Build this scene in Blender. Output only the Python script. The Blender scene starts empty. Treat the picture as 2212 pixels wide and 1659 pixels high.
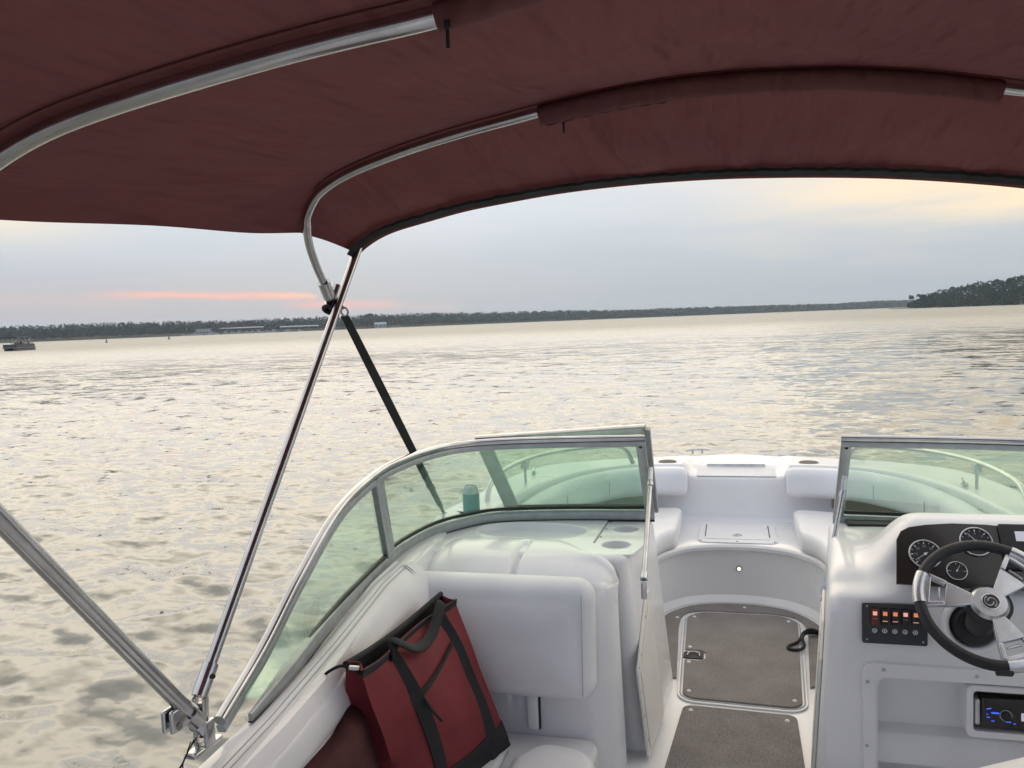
import bpy, bmesh, math, random
import numpy as np
from mathutils import Vector, Matrix, noise
random.seed(7)
C = bpy.context.scene.collection
PI = math.pi
V3 = Vector
# ------------------------------------------------------------------ camera model (camera at (0,0,H), boat axis = +Y, starboard = +X, z=0 water)
F, CX, CY = 1810., 1106., 829.5
ROLL, PITCH, YAW, H = math.radians(2.2), math.radians(4.25), math.radians(14.9), 1.68
def ray(u, v):
    x = (u-CX)/F; y = (v-CY)/F
    xr = x*math.cos(ROLL)-y*math.sin(ROLL); yr = x*math.sin(ROLL)+y*math.cos(ROLL)
    dn = yr*math.cos(PITCH)+math.sin(PITCH); fw = math.cos(PITCH)-yr*math.sin(PITCH)
    return V3((xr*math.cos(YAW)-fw*math.sin(YAW), fw*math.cos(YAW)+xr*math.sin(YAW), -dn))
def at(u, v, x=None, y=None, z=None):
    d = ray(u, v)
    t = x/d.x if x is not None else (y/d.y if y is not None else (z-H)/d.z)
    return V3((0, 0, H))+d*t
def atp(u, v, p0, n):
    d = ray(u, v); o = V3((0, 0, H)); n = V3(n)
    return o+d*((V3(p0)-o).dot(n)/d.dot(n))
def azel(u, v):
    d = ray(u, v); return math.atan2(d.x, d.y), math.atan2(d.z, math.hypot(d.x, d.y))
cam = bpy.data.cameras.new('camera'); co = bpy.data.objects.new('camera', cam); C.objects.link(co)
cam.sensor_width = 36; cam.lens = F/2212*36; cam.clip_start = .02; cam.clip_end = 20000
fwd = ray(CX, CY).normalized(); rt = (ray(CX+500, CY)-ray(CX, CY)).normalized(); up = rt.cross(fwd).normalized()
m = Matrix((rt, up, -fwd)).transposed().to_4x4(); m.translation = (0, 0, H); co.matrix_world = m
bpy.context.scene.camera = co
# ------------------------------------------------------------------ node helpers
def newmat(name):
    M = bpy.data.materials.new(name); M.use_nodes = True
    nt = M.node_tree; return M, nt, nt.nodes['Principled BSDF']
def N(nt, t, **k):
    n = nt.nodes.new(t)
    for a, b in k.items():
        if a in n.inputs.keys(): n.inputs[a].default_value = b
        else: setattr(n, a, b)
    return n
def lk(nt, a, b): nt.links.new(a, b)
def coords(nt, scale=(1, 1, 1), rot=(0, 0, 0)):
    t = N(nt, 'ShaderNodeTexCoord'); mp = N(nt, 'ShaderNodeMapping')
    mp.inputs['Scale'].default_value = scale; mp.inputs['Rotation'].default_value = rot
    lk(nt, t.outputs['Object'], mp.inputs['Vector']); return mp.outputs['Vector']
def ramp(nt, fac, stops):
    r = N(nt, 'ShaderNodeValToRGB'); e = r.color_ramp.elements
    while len(e) < len(stops): e.new(.5)
    for k, (p, c) in enumerate(stops): e[k].position = p; e[k].color = (*c, 1)
    lk(nt, fac, r.inputs['Fac']); return r.outputs['Color']
def noise_bump(nt, b, scale, strength, dist=.002, detail=3, vec=None, mscale=(1, 1, 1)):
    v = vec or coords(nt, mscale)
    n = N(nt, 'ShaderNodeTexNoise', Scale=scale, Detail=detail); lk(nt, v, n.inputs['Vector'])
    bp = N(nt, 'ShaderNodeBump', Strength=strength, Distance=dist); lk(nt, n.outputs['Fac'], bp.inputs['Height'])
    lk(nt, bp.outputs['Normal'], b.inputs['Normal']); return n, bp
def mat(name, col, rough=.5, metal=0, var=.12, vs=6, bump=None, coat=0, spec=.5, col2=None, mscale=(1, 1, 1), scuff=0):
    M, nt, b = newmat(name)
    n = N(nt, 'ShaderNodeTexNoise', Scale=vs, Detail=4); lk(nt, coords(nt, mscale), n.inputs['Vector'])
    c2 = col2 or tuple(min(1, c*(1-var)) for c in col); c1 = tuple(min(1, c*(1+var*.5)) for c in col) if not col2 else col
    cl = ramp(nt, n.outputs['Fac'], [(.35, c1), (.65, c2)])
    if scuff:
        n3 = N(nt, 'ShaderNodeTexNoise', Scale=11., Detail=9., Roughness=.75, Distortion=.8); lk(nt, coords(nt, (1, 1, .35)), n3.inputs['Vector'])
        mk = N(nt, 'ShaderNodeMapRange'); mk.inputs['From Min'].default_value = .62; mk.inputs['From Max'].default_value = .74; mk.inputs['To Max'].default_value = scuff; lk(nt, n3.outputs['Fac'], mk.inputs['Value'])
        mxc = N(nt, 'ShaderNodeMix'); mxc.data_type = 'RGBA'; lk(nt, mk.outputs['Result'], mxc.inputs[0]); lk(nt, cl, mxc.inputs[6]); mxc.inputs[7].default_value = (.36, .34, .31, 1); cl = mxc.outputs[2]
    lk(nt, cl, b.inputs['Base Color'])
    rr = N(nt, 'ShaderNodeMapRange'); rr.inputs['To Min'].default_value = rough*.85; rr.inputs['To Max'].default_value = min(1, rough*1.2)
    lk(nt, n.outputs['Fac'], rr.inputs['Value']); lk(nt, rr.outputs['Result'], b.inputs['Roughness'])
    b.inputs['Metallic'].default_value = metal; b.inputs['Specular IOR Level'].default_value = spec
    if coat: b.inputs['Coat Weight'].default_value = coat; b.inputs['Coat Roughness'].default_value = .08
    if bump: noise_bump(nt, b, bump[0], bump[1], bump[2] if len(bump) > 2 else .002, mscale=mscale)
    return M
def emis(name, col, s, base=(.02, .02, .02)):
    M, nt, b = newmat(name); b.inputs['Base Color'].default_value = (*base, 1)
    b.inputs['Emission Color'].default_value = (*col, 1); b.inputs['Emission Strength'].default_value = s; return M
GEL = mat('white gelcoat', (.785, .79, .80), .28, var=.07, vs=2.2, coat=.4, bump=(3.5, .05, .02), scuff=.22)
NONSKID = mat('moulded nonskid', (.70, .71, .73), .6, var=.05, vs=20, bump=(420, .35, .001))
CREAM = mat('warm white moulded plastic', (.74, .725, .69), .45, var=.05)
VINYL = mat('white vinyl', (.755, .765, .785), .42, var=.09, vs=3.5, bump=(16, .16, .006), scuff=.16)
SEAM = mat('grey stitched seam', (.42, .43, .45), .7)
TAN = mat('tan vinyl', (.33, .25, .19), .55, var=.15)
ALU = mat('brushed aluminium', (.55, .56, .58), .38, 1, var=.1, vs=30)
ANOD = mat('grey anodised extrusion', (.40, .425, .435), .42, .6, var=.1, vs=30)
CHROME = mat('polished steel', (.52, .52, .53), .2, 1, var=.12, vs=14)
BLACK = mat('black rubber', (.012, .013, .015), .55, var=.2)
WEB = mat('black webbing', (.012, .013, .016), .85, var=.3, bump=(500, .5, .001))
STRAPM = mat('dark green black webbing', (.025, .032, .030), .85, var=.3, bump=(500, .5, .001))
PANEL = mat('dark smoked panel', (.016, .011, .010), .25, var=.5, vs=8, coat=.3)
SWP = mat('dark blue black switch plate', (.013, .016, .024), .3, var=.2, coat=.3)
SILVER = mat('satin silver plastic', (.58, .59, .61), .24, .75, var=.15, vs=20)
WHITE = mat('white marking', (.75, .75, .75), .6, var=.02)
PALE = mat('pale marking', (.28, .28, .29), .6, var=.02)
ORANGE = emis('lit orange legend', (1, .30, .14), .6, (.4, .1, .05))
ORANGE2 = emis('lit pale legend', (1, .48, .36), .7, (.4, .2, .15))
REDSW = mat('red rocker', (.14, .025, .012), .4)
BLUELED = emis('blue led', (.05, .15, 1), 1.0)
LCD = emis('lit lcd', (.75, .78, .95), .42, (.3, .3, .3))
LAMP = emis('courtesy lamp', (1, .97, .8), 1.3, (.7, .7, .6))
REDBAG = mat('red polyester', (.16, .012, .019), .75, var=.14, vs=9, bump=(700, .4, .001))
DKRED = mat('dark red canvas', (.055, .005, .008), .85, var=.3, vs=9, bump=(300, .4, .002))
SOFTBLK = mat('grey black fabric', (.03, .035, .035), .9, var=.4)
TEAL = mat('teal foam sleeve', (.06, .25, .25), .7, var=.1)
def carpet_mat():
    M, nt, b = newmat('tan marine carpet')
    v = coords(nt)
    n = N(nt, 'ShaderNodeTexNoise', Scale=260., Detail=3); lk(nt, v, n.inputs['Vector'])
    n2 = N(nt, 'ShaderNodeTexNoise', Scale=7., Detail=5); lk(nt, v, n2.inputs['Vector'])
    mx = N(nt, 'ShaderNodeMath', operation='MULTIPLY_ADD'); mx.inputs[1].default_value = .75
    lk(nt, n.outputs['Fac'], mx.inputs[0])
    m2 = N(nt, 'ShaderNodeMath', operation='MULTIPLY'); m2.inputs[1].default_value = .25; lk(nt, n2.outputs['Fac'], m2.inputs[0]); lk(nt, m2.outputs[0], mx.inputs[2])
    lk(nt, ramp(nt, mx.outputs[0], [(.32, (.155, .142, .134)), (.5, (.258, .240, .228)), (.68, (.36, .34, .325))]), b.inputs['Base Color'])
    b.inputs['Roughness'].default_value = .95; b.inputs['Specular IOR Level'].default_value = .1
    w = N(nt, 'ShaderNodeTexWave', Scale=38., Distortion=3.); w.inputs['Detail Scale'].default_value = 6; lk(nt, v, w.inputs['Vector'])
    ad = N(nt, 'ShaderNodeMath', operation='MULTIPLY_ADD'); ad.inputs[1].default_value = .35; lk(nt, w.outputs['Fac'], ad.inputs[0]); lk(nt, n.outputs['Fac'], ad.inputs[2])
    bp = N(nt, 'ShaderNodeBump', Strength=.9, Distance=.004); lk(nt, ad.outputs[0], bp.inputs['Height']); lk(nt, bp.outputs['Normal'], b.inputs['Normal'])
    return M
CARPET = carpet_mat()
def canopy_mat():
    M, nt, b = newmat('maroon canopy fabric')
    v = coords(nt)
    n = N(nt, 'ShaderNodeTexNoise', Scale=2.2, Detail=5); lk(nt, v, n.inputs['Vector'])
    lk(nt, ramp(nt, n.outputs['Fac'], [(.3, (.178, .074, .077)), (.7, (.136, .057, .062))]), b.inputs['Base Color'])
    b.inputs['Roughness'].default_value = .9; b.inputs['Specular IOR Level'].default_value = .2
    f = N(nt, 'ShaderNodeTexNoise', Scale=900., Detail=1); lk(nt, v, f.inputs['Vector'])
    w = N(nt, 'ShaderNodeTexNoise', Scale=5., Detail=3); lk(nt, coords(nt, (1.6, .35, .6), (0, 0, .5)), w.inputs['Vector'])
    b1 = N(nt, 'ShaderNodeBump', Strength=1., Distance=.09); lk(nt, w.outputs['Fac'], b1.inputs['Height'])
    b2 = N(nt, 'ShaderNodeBump', Strength=.25, Distance=.001); lk(nt, f.outputs['Fac'], b2.inputs['Height']); lk(nt, b1.outputs['Normal'], b2.inputs['Normal'])
    lk(nt, b2.outputs['Normal'], b.inputs['Normal'])
    tl = N(nt, 'ShaderNodeBsdfTranslucent'); tl.inputs['Color'].default_value = (.30, .085, .085, 1); lk(nt, b1.outputs['Normal'], tl.inputs['Normal'])
    mx = N(nt, 'ShaderNodeMixShader'); mx.inputs['Fac'].default_value = .055; lk(nt, b.outputs[0], mx.inputs[1]); lk(nt, tl.outputs[0], mx.inputs[2]); lk(nt, mx.outputs[0], nt.nodes['Material Output'].inputs['Surface'])
    return M
CANVAS = canopy_mat()
HEM = mat('dark grey green binding', (.022, .028, .030), .85, var=.3)
def glass_mat():
    M, nt, b = newmat('green tinted glass'); nt.nodes.remove(b)
    out = nt.nodes['Material Output']
    tr = N(nt, 'ShaderNodeBsdfTransparent'); tr.inputs['Color'].default_value = (.868, .94, .888, 1)
    gl = N(nt, 'ShaderNodeBsdfGlossy', Roughness=.02); gl.inputs['Color'].default_value = (.85, 1, .93, 1)
    fr = N(nt, 'ShaderNodeFresnel', IOR=1.45)
    sc = N(nt, 'ShaderNodeMath', operation='MULTIPLY'); sc.inputs[1].default_value = .28; lk(nt, fr.outputs['Fac'], sc.inputs[0])
    mx = N(nt, 'ShaderNodeMixShader'); lk(nt, sc.outputs[0], mx.inputs['Fac']); lk(nt, tr.outputs[0], mx.inputs[1]); lk(nt, gl.outputs[0], mx.inputs[2])
    df = N(nt, 'ShaderNodeBsdfDiffuse'); df.inputs['Color'].default_value = (.50, .62, .57, 1)
    n = N(nt, 'ShaderNodeTexNoise', Scale=9., Detail=6); lk(nt, coords(nt), n.inputs['Vector'])
    dr = N(nt, 'ShaderNodeMapRange'); dr.inputs['From Min'].default_value = .3; dr.inputs['From Max'].default_value = .8; dr.inputs['To Min'].default_value = .01; dr.inputs['To Max'].default_value = .06
    lk(nt, n.outputs['Fac'], dr.inputs['Value'])
    m2 = N(nt, 'ShaderNodeMixShader'); lk(nt, dr.outputs['Result'], m2.inputs['Fac']); lk(nt, mx.outputs[0], m2.inputs[1]); lk(nt, df.outputs[0], m2.inputs[2])
    lk(nt, m2.outputs[0], out.inputs['Surface']); return M
GLASS = glass_mat()
# ------------------------------------------------------------------ mesh helpers
def catmull(pts, n=8, closed=False):
    pts = [V3(p) for p in pts]; out = []; L = len(pts)
    rng = L if closed else L-1
    for i in range(rng):
        p0 = pts[(i-1) % L] if closed or i > 0 else pts[0]*2-pts[1]
        p1, p2 = pts[i], pts[(i+1) % L]
        p3 = pts[(i+2) % L] if closed or i+2 < L else pts[-1]*2-pts[-2]
        for k in range(n):
            t = k/n
            out.append(.5*((2*p1)+(p2-p0)*t+(2*p0-5*p1+4*p2-p3)*t*t+(3*p1-p0-3*p2+p3)*t**3))
    if not closed: out.append(pts[-1].copy())
    return out
def resample(pts, n):
    pts = [V3(p) for p in pts]; d = [0]
    for a, b in zip(pts, pts[1:]): d.append(d[-1]+(b-a).length)
    out = []; j = 0
    for k in range(n):
        s = d[-1]*k/(n-1)
        while j < len(pts)-2 and d[j+1] < s: j += 1
        t = (s-d[j])/max(1e-9, d[j+1]-d[j]); out.append(pts[j].lerp(pts[j+1], min(1, max(0, t))))
    return out
def loft(bm, rings, closed=True, cap=True):
    vs = [[bm.verts.new(p) for p in r] for r in rings]; n = len(rings[0])
    for a, b in zip(vs, vs[1:]):
        for i in range(n if closed else n-1):
            j = (i+1) % n
            try: bm.faces.new((a[i], a[j], b[j], b[i]))
            except ValueError: pass
    if cap and closed:
        bm.faces.new(list(reversed(vs[0]))); bm.faces.new(vs[-1])
    return vs
def frames(path, upv=None):
    fr = []; prev = None
    for i, p in enumerate(path):
        t = (path[min(i+1, len(path)-1)]-path[max(i-1, 0)]).normalized()
        if upv is not None: u = V3(upv)
        else: u = prev if prev is not None else (V3((0, 0, 1)) if abs(t.z) < .9 else V3((1, 0, 0)))
        n = (u-t*u.dot(t)).normalized(); prev = n
        fr.append((t, n, t.cross(n)))
    return fr
def sweep(bm, path, sec, upv=None, scale=None, cap=True):
    """sec: list of (a,b): a along up-normal, b along side"""
    path = [V3(p) for p in path]; fr = frames(path, upv); rings = []
    for i, p in enumerate(path):
        s = scale[i] if scale else 1
        rings.append([p+fr[i][1]*a*s+fr[i][2]*b*s for a, b in sec])
    loft(bm, rings, True, cap)
def circ(r, n=12): return [(r*math.cos(2*PI*k/n), r*math.sin(2*PI*k/n)) for k in range(n)]
def tube(bm, path, r, n=12, upv=None): sweep(bm, path, circ(r, n), upv)
def rr(a0, a1, b0, b1, r, n=4):
    r = min(r, abs(a1-a0)/2*.999, abs(b1-b0)/2*.999); out = []
    for (ca, cb, s) in ((a1-r, b1-r, 0), (a0+r, b1-r, 1), (a0+r, b0+r, 2), (a1-r, b0+r, 3)):
        for k in range(n+1):
            t = (s+k/n)*PI/2; out.append((ca+r*math.cos(t), cb+r*math.sin(t)))
    return out
def box(bm, lo, hi, M=None, bev=0):
    r = bmesh.ops.create_cube(bm, size=1)
    vs = r['verts']; lo, hi = V3(lo), V3(hi)
    for v in vs:
        v.co = V3(((lo.x+hi.x)/2+v.co.x*(hi.x-lo.x), (lo.y+hi.y)/2+v.co.y*(hi.y-lo.y), (lo.z+hi.z)/2+v.co.z*(hi.z-lo.z)))
    if bev:
        es = list({e for v in vs for e in v.link_edges})
        g = bmesh.ops.bevel(bm, geom=es, offset=bev, segments=3, affect='EDGES', profile=.5)
        vs = [v for v in g['verts']]
        vs = list({v for f in g['faces'] for v in f.verts} | {v for v in vs if v.is_valid})
    if M is not None:
        done = set()
        st = [v for v in vs if v.is_valid]; isl = set()
        while st:
            v = st.pop()
            if v in isl: continue
            isl.add(v); st += [e.other_vert(v) for e in v.link_edges]
        for v in isl: v.co = M @ v.co
def disc(bm, c, n, r, h, seg=24, r2=None, u=None):
    n = V3(n).normalized(); u = V3(u) if u else n.orthogonal(); u = (u-n*u.dot(n)).normalized(); w = n.cross(u); c = V3(c); r2 = r if r2 is None else r2
    rings = [[c+n*hh+(u*math.cos(2*PI*k/seg)+w*math.sin(2*PI*k/seg))*q for k in range(seg)] for q, hh in ((r, 0), (r2, h))]
    loft(bm, rings)
def ringm(bm, c, n, R, r, seg=32, s2=10, ax=1., u=None):
    n = V3(n).normalized(); u = V3(u) if u else n.orthogonal(); u = (u-n*u.dot(n)).normalized(); w = n.cross(u); c = V3(c)
    rings = []
    for k in range(seg):
        a = 2*PI*k/seg; d = u*math.cos(a)*ax+w*math.sin(a)
        rings.append([c+d*R+(d.normalized()*math.cos(2*PI*j/s2)+n*math.sin(2*PI*j/s2))*r for j in range(s2)])
    vs = loft(bm, rings, True, False)
    for j in range(s2): bm.faces.new((vs[-1][j], vs[-1][(j+1) % s2], vs[0][(j+1) % s2], vs[0][j]))
def link(name, me, m, parent):
    o = bpy.data.objects.new(name, me); C.objects.link(o)
    if m: me.materials.append(m)
    if parent is not None:
        o.parent = parent
        off = V3((0, 0, 0)); p = parent
        while p is not None: off += p.location; p = p.parent
        o.location = -off
    return o
def obj(name, bm, m, parent=None, smooth=40, bevel=0, subsurf=0, solid=0, mats=None):
    bmesh.ops.recalc_face_normals(bm, faces=bm.faces)
    me = bpy.data.meshes.new(name); bm.to_mesh(me); bm.free()
    o = link(name, me, m, parent)
    if smooth:
        for p in me.polygons: p.use_smooth = True
        if smooth < 180: me.set_sharp_from_angle(angle=math.radians(smooth))
    if bevel:
        b = o.modifiers.new('b', 'BEVEL'); b.width = bevel; b.segments = 3; b.limit_method = 'ANGLE'; b.angle_limit = math.radians(35)
    if solid:
        s = o.modifiers.new('s', 'SOLIDIFY'); s.thickness = solid; s.offset = 0
    if subsurf:
        s = o.modifiers.new('u', 'SUBSURF'); s.levels = s.render_levels = subsurf
    return o
def cut(o, bmc):
    """subtract a cutter bmesh from a mesh object (applied at once)"""
    bmesh.ops.recalc_face_normals(bmc, faces=bmc.faces)
    me = bpy.data.meshes.new('c'); bmc.to_mesh(me); bmc.free()
    c = bpy.data.objects.new('c', me); C.objects.link(c)
    off = V3((0, 0, 0)); p = o.parent
    loc = o.location.copy(); par = o.parent; o.parent = None; o.location = (0, 0, 0)
    b = o.modifiers.new('x', 'BOOLEAN'); b.object = c; b.operation = 'DIFFERENCE'; b.solver = 'EXACT'
    dg = bpy.context.evaluated_depsgraph_get(); dg.update()
    nm = bpy.data.meshes.new_from_object(o.evaluated_get(dg)); o.modifiers.clear()
    old = o.data; o.data = nm; nm.name = o.name
    o.parent = par; o.location = loc
    bpy.data.objects.remove(c)
    for q in nm.polygons: q.use_smooth = True
    nm.set_sharp_from_angle(angle=math.radians(38))
def B(): return bmesh.new()
def thing(name, label, cat, loc=(0, 0, 0), group=None):
    o = bpy.data.objects.new(name, None); C.objects.link(o); o.location = loc; o.empty_display_size = .1
    tag(o, label, cat, group); return o
def tag(o, label, cat, group=None):
    o['label'] = label; o['category'] = cat
    if group: o['group'] = group
    return o
def kind(o, k): o['kind'] = k; return o
def text(name, s, size, M, m, parent, depth=.0006):
    cu = bpy.data.curves.new('t', 'FONT'); cu.body = s; cu.size = size; cu.align_x = 'CENTER'; cu.align_y = 'CENTER'; cu.extrude = depth; cu.resolution_u = 3
    t = bpy.data.objects.new('t', cu); C.objects.link(t); dg = bpy.context.evaluated_depsgraph_get(); dg.update()
    me = bpy.data.meshes.new_from_object(t.evaluated_get(dg)); bpy.data.objects.remove(t)
    me.transform(M); return link(name, me, m, parent)
def basis(o, ux, uy):
    ux, uy = V3(ux).normalized(), V3(uy).normalized(); n = ux.cross(uy)
    M = Matrix((ux, uy, n)).transposed().to_4x4(); M.translation = V3(o); return M
def sm(a, b, x):
    t = min(1, max(0, (x-a)/(b-a))); return t*t*(3-2*t)
def interp(tab, x):
    for (a, p), (b, q) in zip(tab, tab[1:]):
        if x <= b: return p+(q-p)*max(0, (x-a)/(b-a))
    return tab[-1][1]
# ================================================================== THE MOTORBOAT
boat = thing('motorboat', 'white bowrider motorboat seen from its own cockpit, with wraparound windshield and open bow', 'boat', (0, 2.5, 0))
# bow plan curves, port half then mirrored; cubic through points
def mirror(pts): return pts+[(-p[0], *p[1:]) for p in reversed(pts[:-1])]
NS = 121
inner = resample(catmull(mirror([(-1.04, 3.44, 0), (-1.05, 3.9, 0), (-1.0, 4.3, 0), (-.88, 4.66, 0), (-.68, 4.91, 0), (-.46, 4.995, 0), (-.2, 5.005, 0), (0, 5.005, 0)]), 10), NS)
outer = resample(catmull(mirror([(-1.275, 3.44, 0), (-1.268, 3.9, 0), (-1.25, 4.4, 0), (-1.16, 4.86, 0), (-.96, 5.12, 0), (-.72, 5.27, 0), (-.47, 5.39, 0), (-.235, 5.51, 0), (0, 5.585, 0)]), 10), NS)
ucur = resample(catmull(mirror([(-.43, 3.44, 0), (-.43, 3.75, 0), (-.42, 4.02, 0), (-.375, 4.24, 0), (-.27, 4.39, 0), (-.14, 4.455, 0), (0, 4.47, 0)]), 10), NS)
def zdeck(x, y):
    z = interp([(1.2, .80), (1.6, .82), (2.4, .862), (3.4, .862), (3.9, .83), (4.6, .81), (5.0, .80), (5.6, .775)], y)
    k = 1-sm(.255, .30, abs(x))
    zc = interp([(4.9, .722), (5.0, .726), (5.17, .748), (5.2, .765), (5.6, .772)], y)
    return z+(zc-z)*k
bm = B(); rings = []
for i in range(NS):
    a, b, c = inner[i], outer[i], ucur[i]; r = []
    r.append(V3((c.x, c.y, .15))); r.append(V3((c.x, c.y, .16)))
    d = (a-c).normalized()
    for z, o in ((.19, .028), (.25, .03), (.42, .03), (.432, .022), (.438, .004), (.455, .0), (.466, .006), (.47, .016)):
        q = c+d*o; r.append(V3((q.x, q.y, z)))
    for t in (.25, .5, .75, .97): q = c.lerp(a, t); r.append(V3((q.x, q.y, .47)))
    r.append(V3((a.x, a.y, .495)))
    zt = zdeck(a.x, a.y)
    for f in (.3, .6, .9): r.append(V3((a.x, a.y, .495+(zt-.03-.495)*f)))
    e = (b-a).normalized(); L = (b-a).length
    for k in range(5):
        t = k/4*PI/2; q = a+e*.02*(1-math.cos(t)); r.append(V3((q.x, q.y, zt-.02+.02*math.sin(t))))
    for k in range(1, 18):
        t = k/18; q = a.lerp(b, .02/L+(1-.04/L)*t); r.append(V3((q.x, q.y, zdeck(q.x, q.y))))
    zo = zdeck(b.x, b.y)
    for k in range(1, 5):
        t = k/4*PI/2; q = b-e*.025*(1-math.sin(t)); r.append(V3((q.x, q.y, zo-.025*(1-math.cos(t)))))
    q = b; r.append(V3((q.x, q.y, zo-.10))); r.append(V3((q.x*1.015, q.y+.01, zo-.12))); r.append(V3((q.x*1.0, q.y-.01, zo-.16)))
    r.append(V3((q.x*.93, 3.44+(q.y-3.44)*.9, .25))); r.append(V3((q.x*.75, 3.44+(q.y-3.44)*.75, -.15))); r.append(V3((0, 3.44+(q.y-3.44)*.6, -.4)))
    rings.append(r)
loft(bm, rings, False, False)
liner = obj('bow_liner', bm, GEL, boat, 35)
# side decks, coaming walls and hull aft of the windshield bulkhead
for sx in (-1, 1):
    bm = B(); rings = []
    for y in [-2.2+.2*k for k in range(29)]+[3.44]:
        xo = interp([(-2.2, 1.04), (1.0, 1.06), (1.38, 1.075), (1.56, 1.072), (1.8, 1.086), (2.03, 1.118), (2.4, 1.16), (2.66, 1.188), (3.0, 1.21), (3.44, 1.275)], y); z = zdeck(1, y)
        r = [(.0, .138), (xo-.16, .138), (xo-.14, .17), (xo-.125, .5), (xo-.115, z-.03), (xo-.105, z-.006), (xo-.085, z), (xo-.03, z), (xo-.012, z-.006), (xo, z-.03), (xo, z-.10), (xo+.015, z-.12), (xo, z-.16), (xo*.93, .25), (xo*.78, -.2), (0, -.42)]
        rings.append([V3((sx*a, y, b)) for a, b in r])
    loft(bm, rings, False, False); obj('side_deck', bm, GEL, boat, 35)
bm = B(); loft(bm, [[V3((s*1.06*f, -2.2, z)) for s, f, z in ((-1, 1, .8), (1, 1, .8), (1, .93, .25), (0, 0, -.42), (-1, .93, .25))], [V3((s*1.06*f, -2.23, z)) for s, f, z in ((-1, 1, .8), (1, 1, .8), (1, .93, .25), (0, 0, -.42), (-1, .93, .25))]])
obj('transom', bm, GEL, boat, 30)
# bow floor (white moulded sole)
bm = B(); vs = [bm.verts.new((x, y, .15)) for x, y in [(-.62, 2.0), (.62, 2.0), (.62, 3.5)]+[(p.x, p.y+.02) for p in reversed(ucur)]+[(-.62, 3.5)]]
bm.faces.new(vs); obj('sole', bm, GEL, boat, 0)
# tan recess strip under the bow backrests
for s0, s1 in ((4, 46), (74, 116)):
    bm = B(); rings = []
    for i in range(s0, s1+1):
        a, c = inner[i], ucur[i]; d = (c-a).normalized()
        rings.append([V3((a+d*o).to_tuple()[:2]+(z,)) for o, z in ((.004, .56), (.02, .56), (.02, .70), (.004, .70))])
    loft(bm, rings); obj('tan_backing', bm, TAN, boat, 40)
def endscale(n, i, rad=4):
    k = min(i, n-1-i)
    return 1 if k >= rad else math.sqrt(max(.0, 1-((rad-k)/(rad+.35))**2))
def idx(curve, t): i = int(min(NS-2, max(0, math.floor(t)))); return curve[i].lerp(curve[i+1], t-i)
def fidx(curve, x):
    for i in range(NS-1):
        if curve[i].y > 4 and (curve[i].x-x)*(curve[i+1].x-x) <= 0: return i+(x-curve[i].x)/(curve[i+1].x-curve[i].x+1e-9)
def bow_cushion(s0, s1, x1, f0, f1, z0, z1, r, thick=None, crown=0):
    """cushion that follows the bow curve between samples s0..s1; f0/f1 fraction from riser to wall (or thickness off the wall)"""
    bm = B(); rings = []; n = 54
    for k in range(n):
        f = .03*(k/5) if k < 5 else (1-.03*((n-1-k)/5) if k > n-6 else .03+.94*(k-5)/(n-11))
        if s1 < s0: pass
        ea, eu = fidx(inner, x1), fidx(ucur, x1); s_ = s0 if x1 < 0 else s1
        a = idx(inner, s_+(ea-s_)*f); c = idx(ucur, s_+(eu-s_)*f); d = (a-c); L = d.length; d.normalize()
        if thick: o0, o1 = L-thick, L-.006
        else: o0, o1 = L*f0, L*f1
        e = endscale(n, k, 5); mz, mo = (z0+z1)/2, (o0+o1)/2
        sec = rr(o0, o1, z0, z1, r, 5); ring = []
        for o, z in sec:
            o2 = mo+(o-mo)*(.80+.20*e); z2 = mz+(z-mz)*(.72+.28*e)
            if z > mz: z2 += crown*math.sin(PI*min(1, max(0, (o-o0)/(o1-o0))))*e
            q = c+d*o2; ring.append(V3((q.x, q.y, z2)))
        rings.append(ring)
    loft(bm, rings); return bm
def seamline(pts, r, parent, m=SEAM):
    bm = B(); tube(bm, pts, r, 6); return obj('seam', bm, m, parent, 60)
def sat(curve, x): return min(range(NS), key=lambda i: abs(curve[i].x-x))
midc = [inner[i].lerp(ucur[i], .45) for i in range(NS)]
for s0, s1, sd in ((2, sat(midc, -.345), 'port'), (sat(midc, .345), 118, 'starboard')):
    bs = (2, sat(inner, -.288)) if sd == 'port' else (sat(inner, .288), 118)
    bk = obj('backrest_cushion', bow_cushion(*bs, -.278 if sd == 'port' else .278, 0, 0, .628, .795, .05, .13), VINYL, boat, 60)
    for s in ((14, 26, 38) if s0 < 60 else (82, 94, 106)):
        a, c = inner[s], ucur[s]; d = (c-a).normalized(); pts = []
        for o, z in ((.02, .792), (.06, .7925), (.10, .78), (.124, .745), (.127, .70), (.122, .66)):
            q = a+d*o; pts.append((q.x, q.y, z))
        seamline(catmull(pts, 3), .0022, bk)
    st = obj('bow_seat_cushion', bow_cushion(s0, s1, -.305 if sd == 'port' else .305, -.03, .8, .472, .575, .045, None, .012), VINYL)
    tag(st, 'white bow seat cushion whose rounded end lies %s of the storage lid' % ('left' if sd == 'port' else 'right'), 'seat cushion', 'bow seat cushions')
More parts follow.
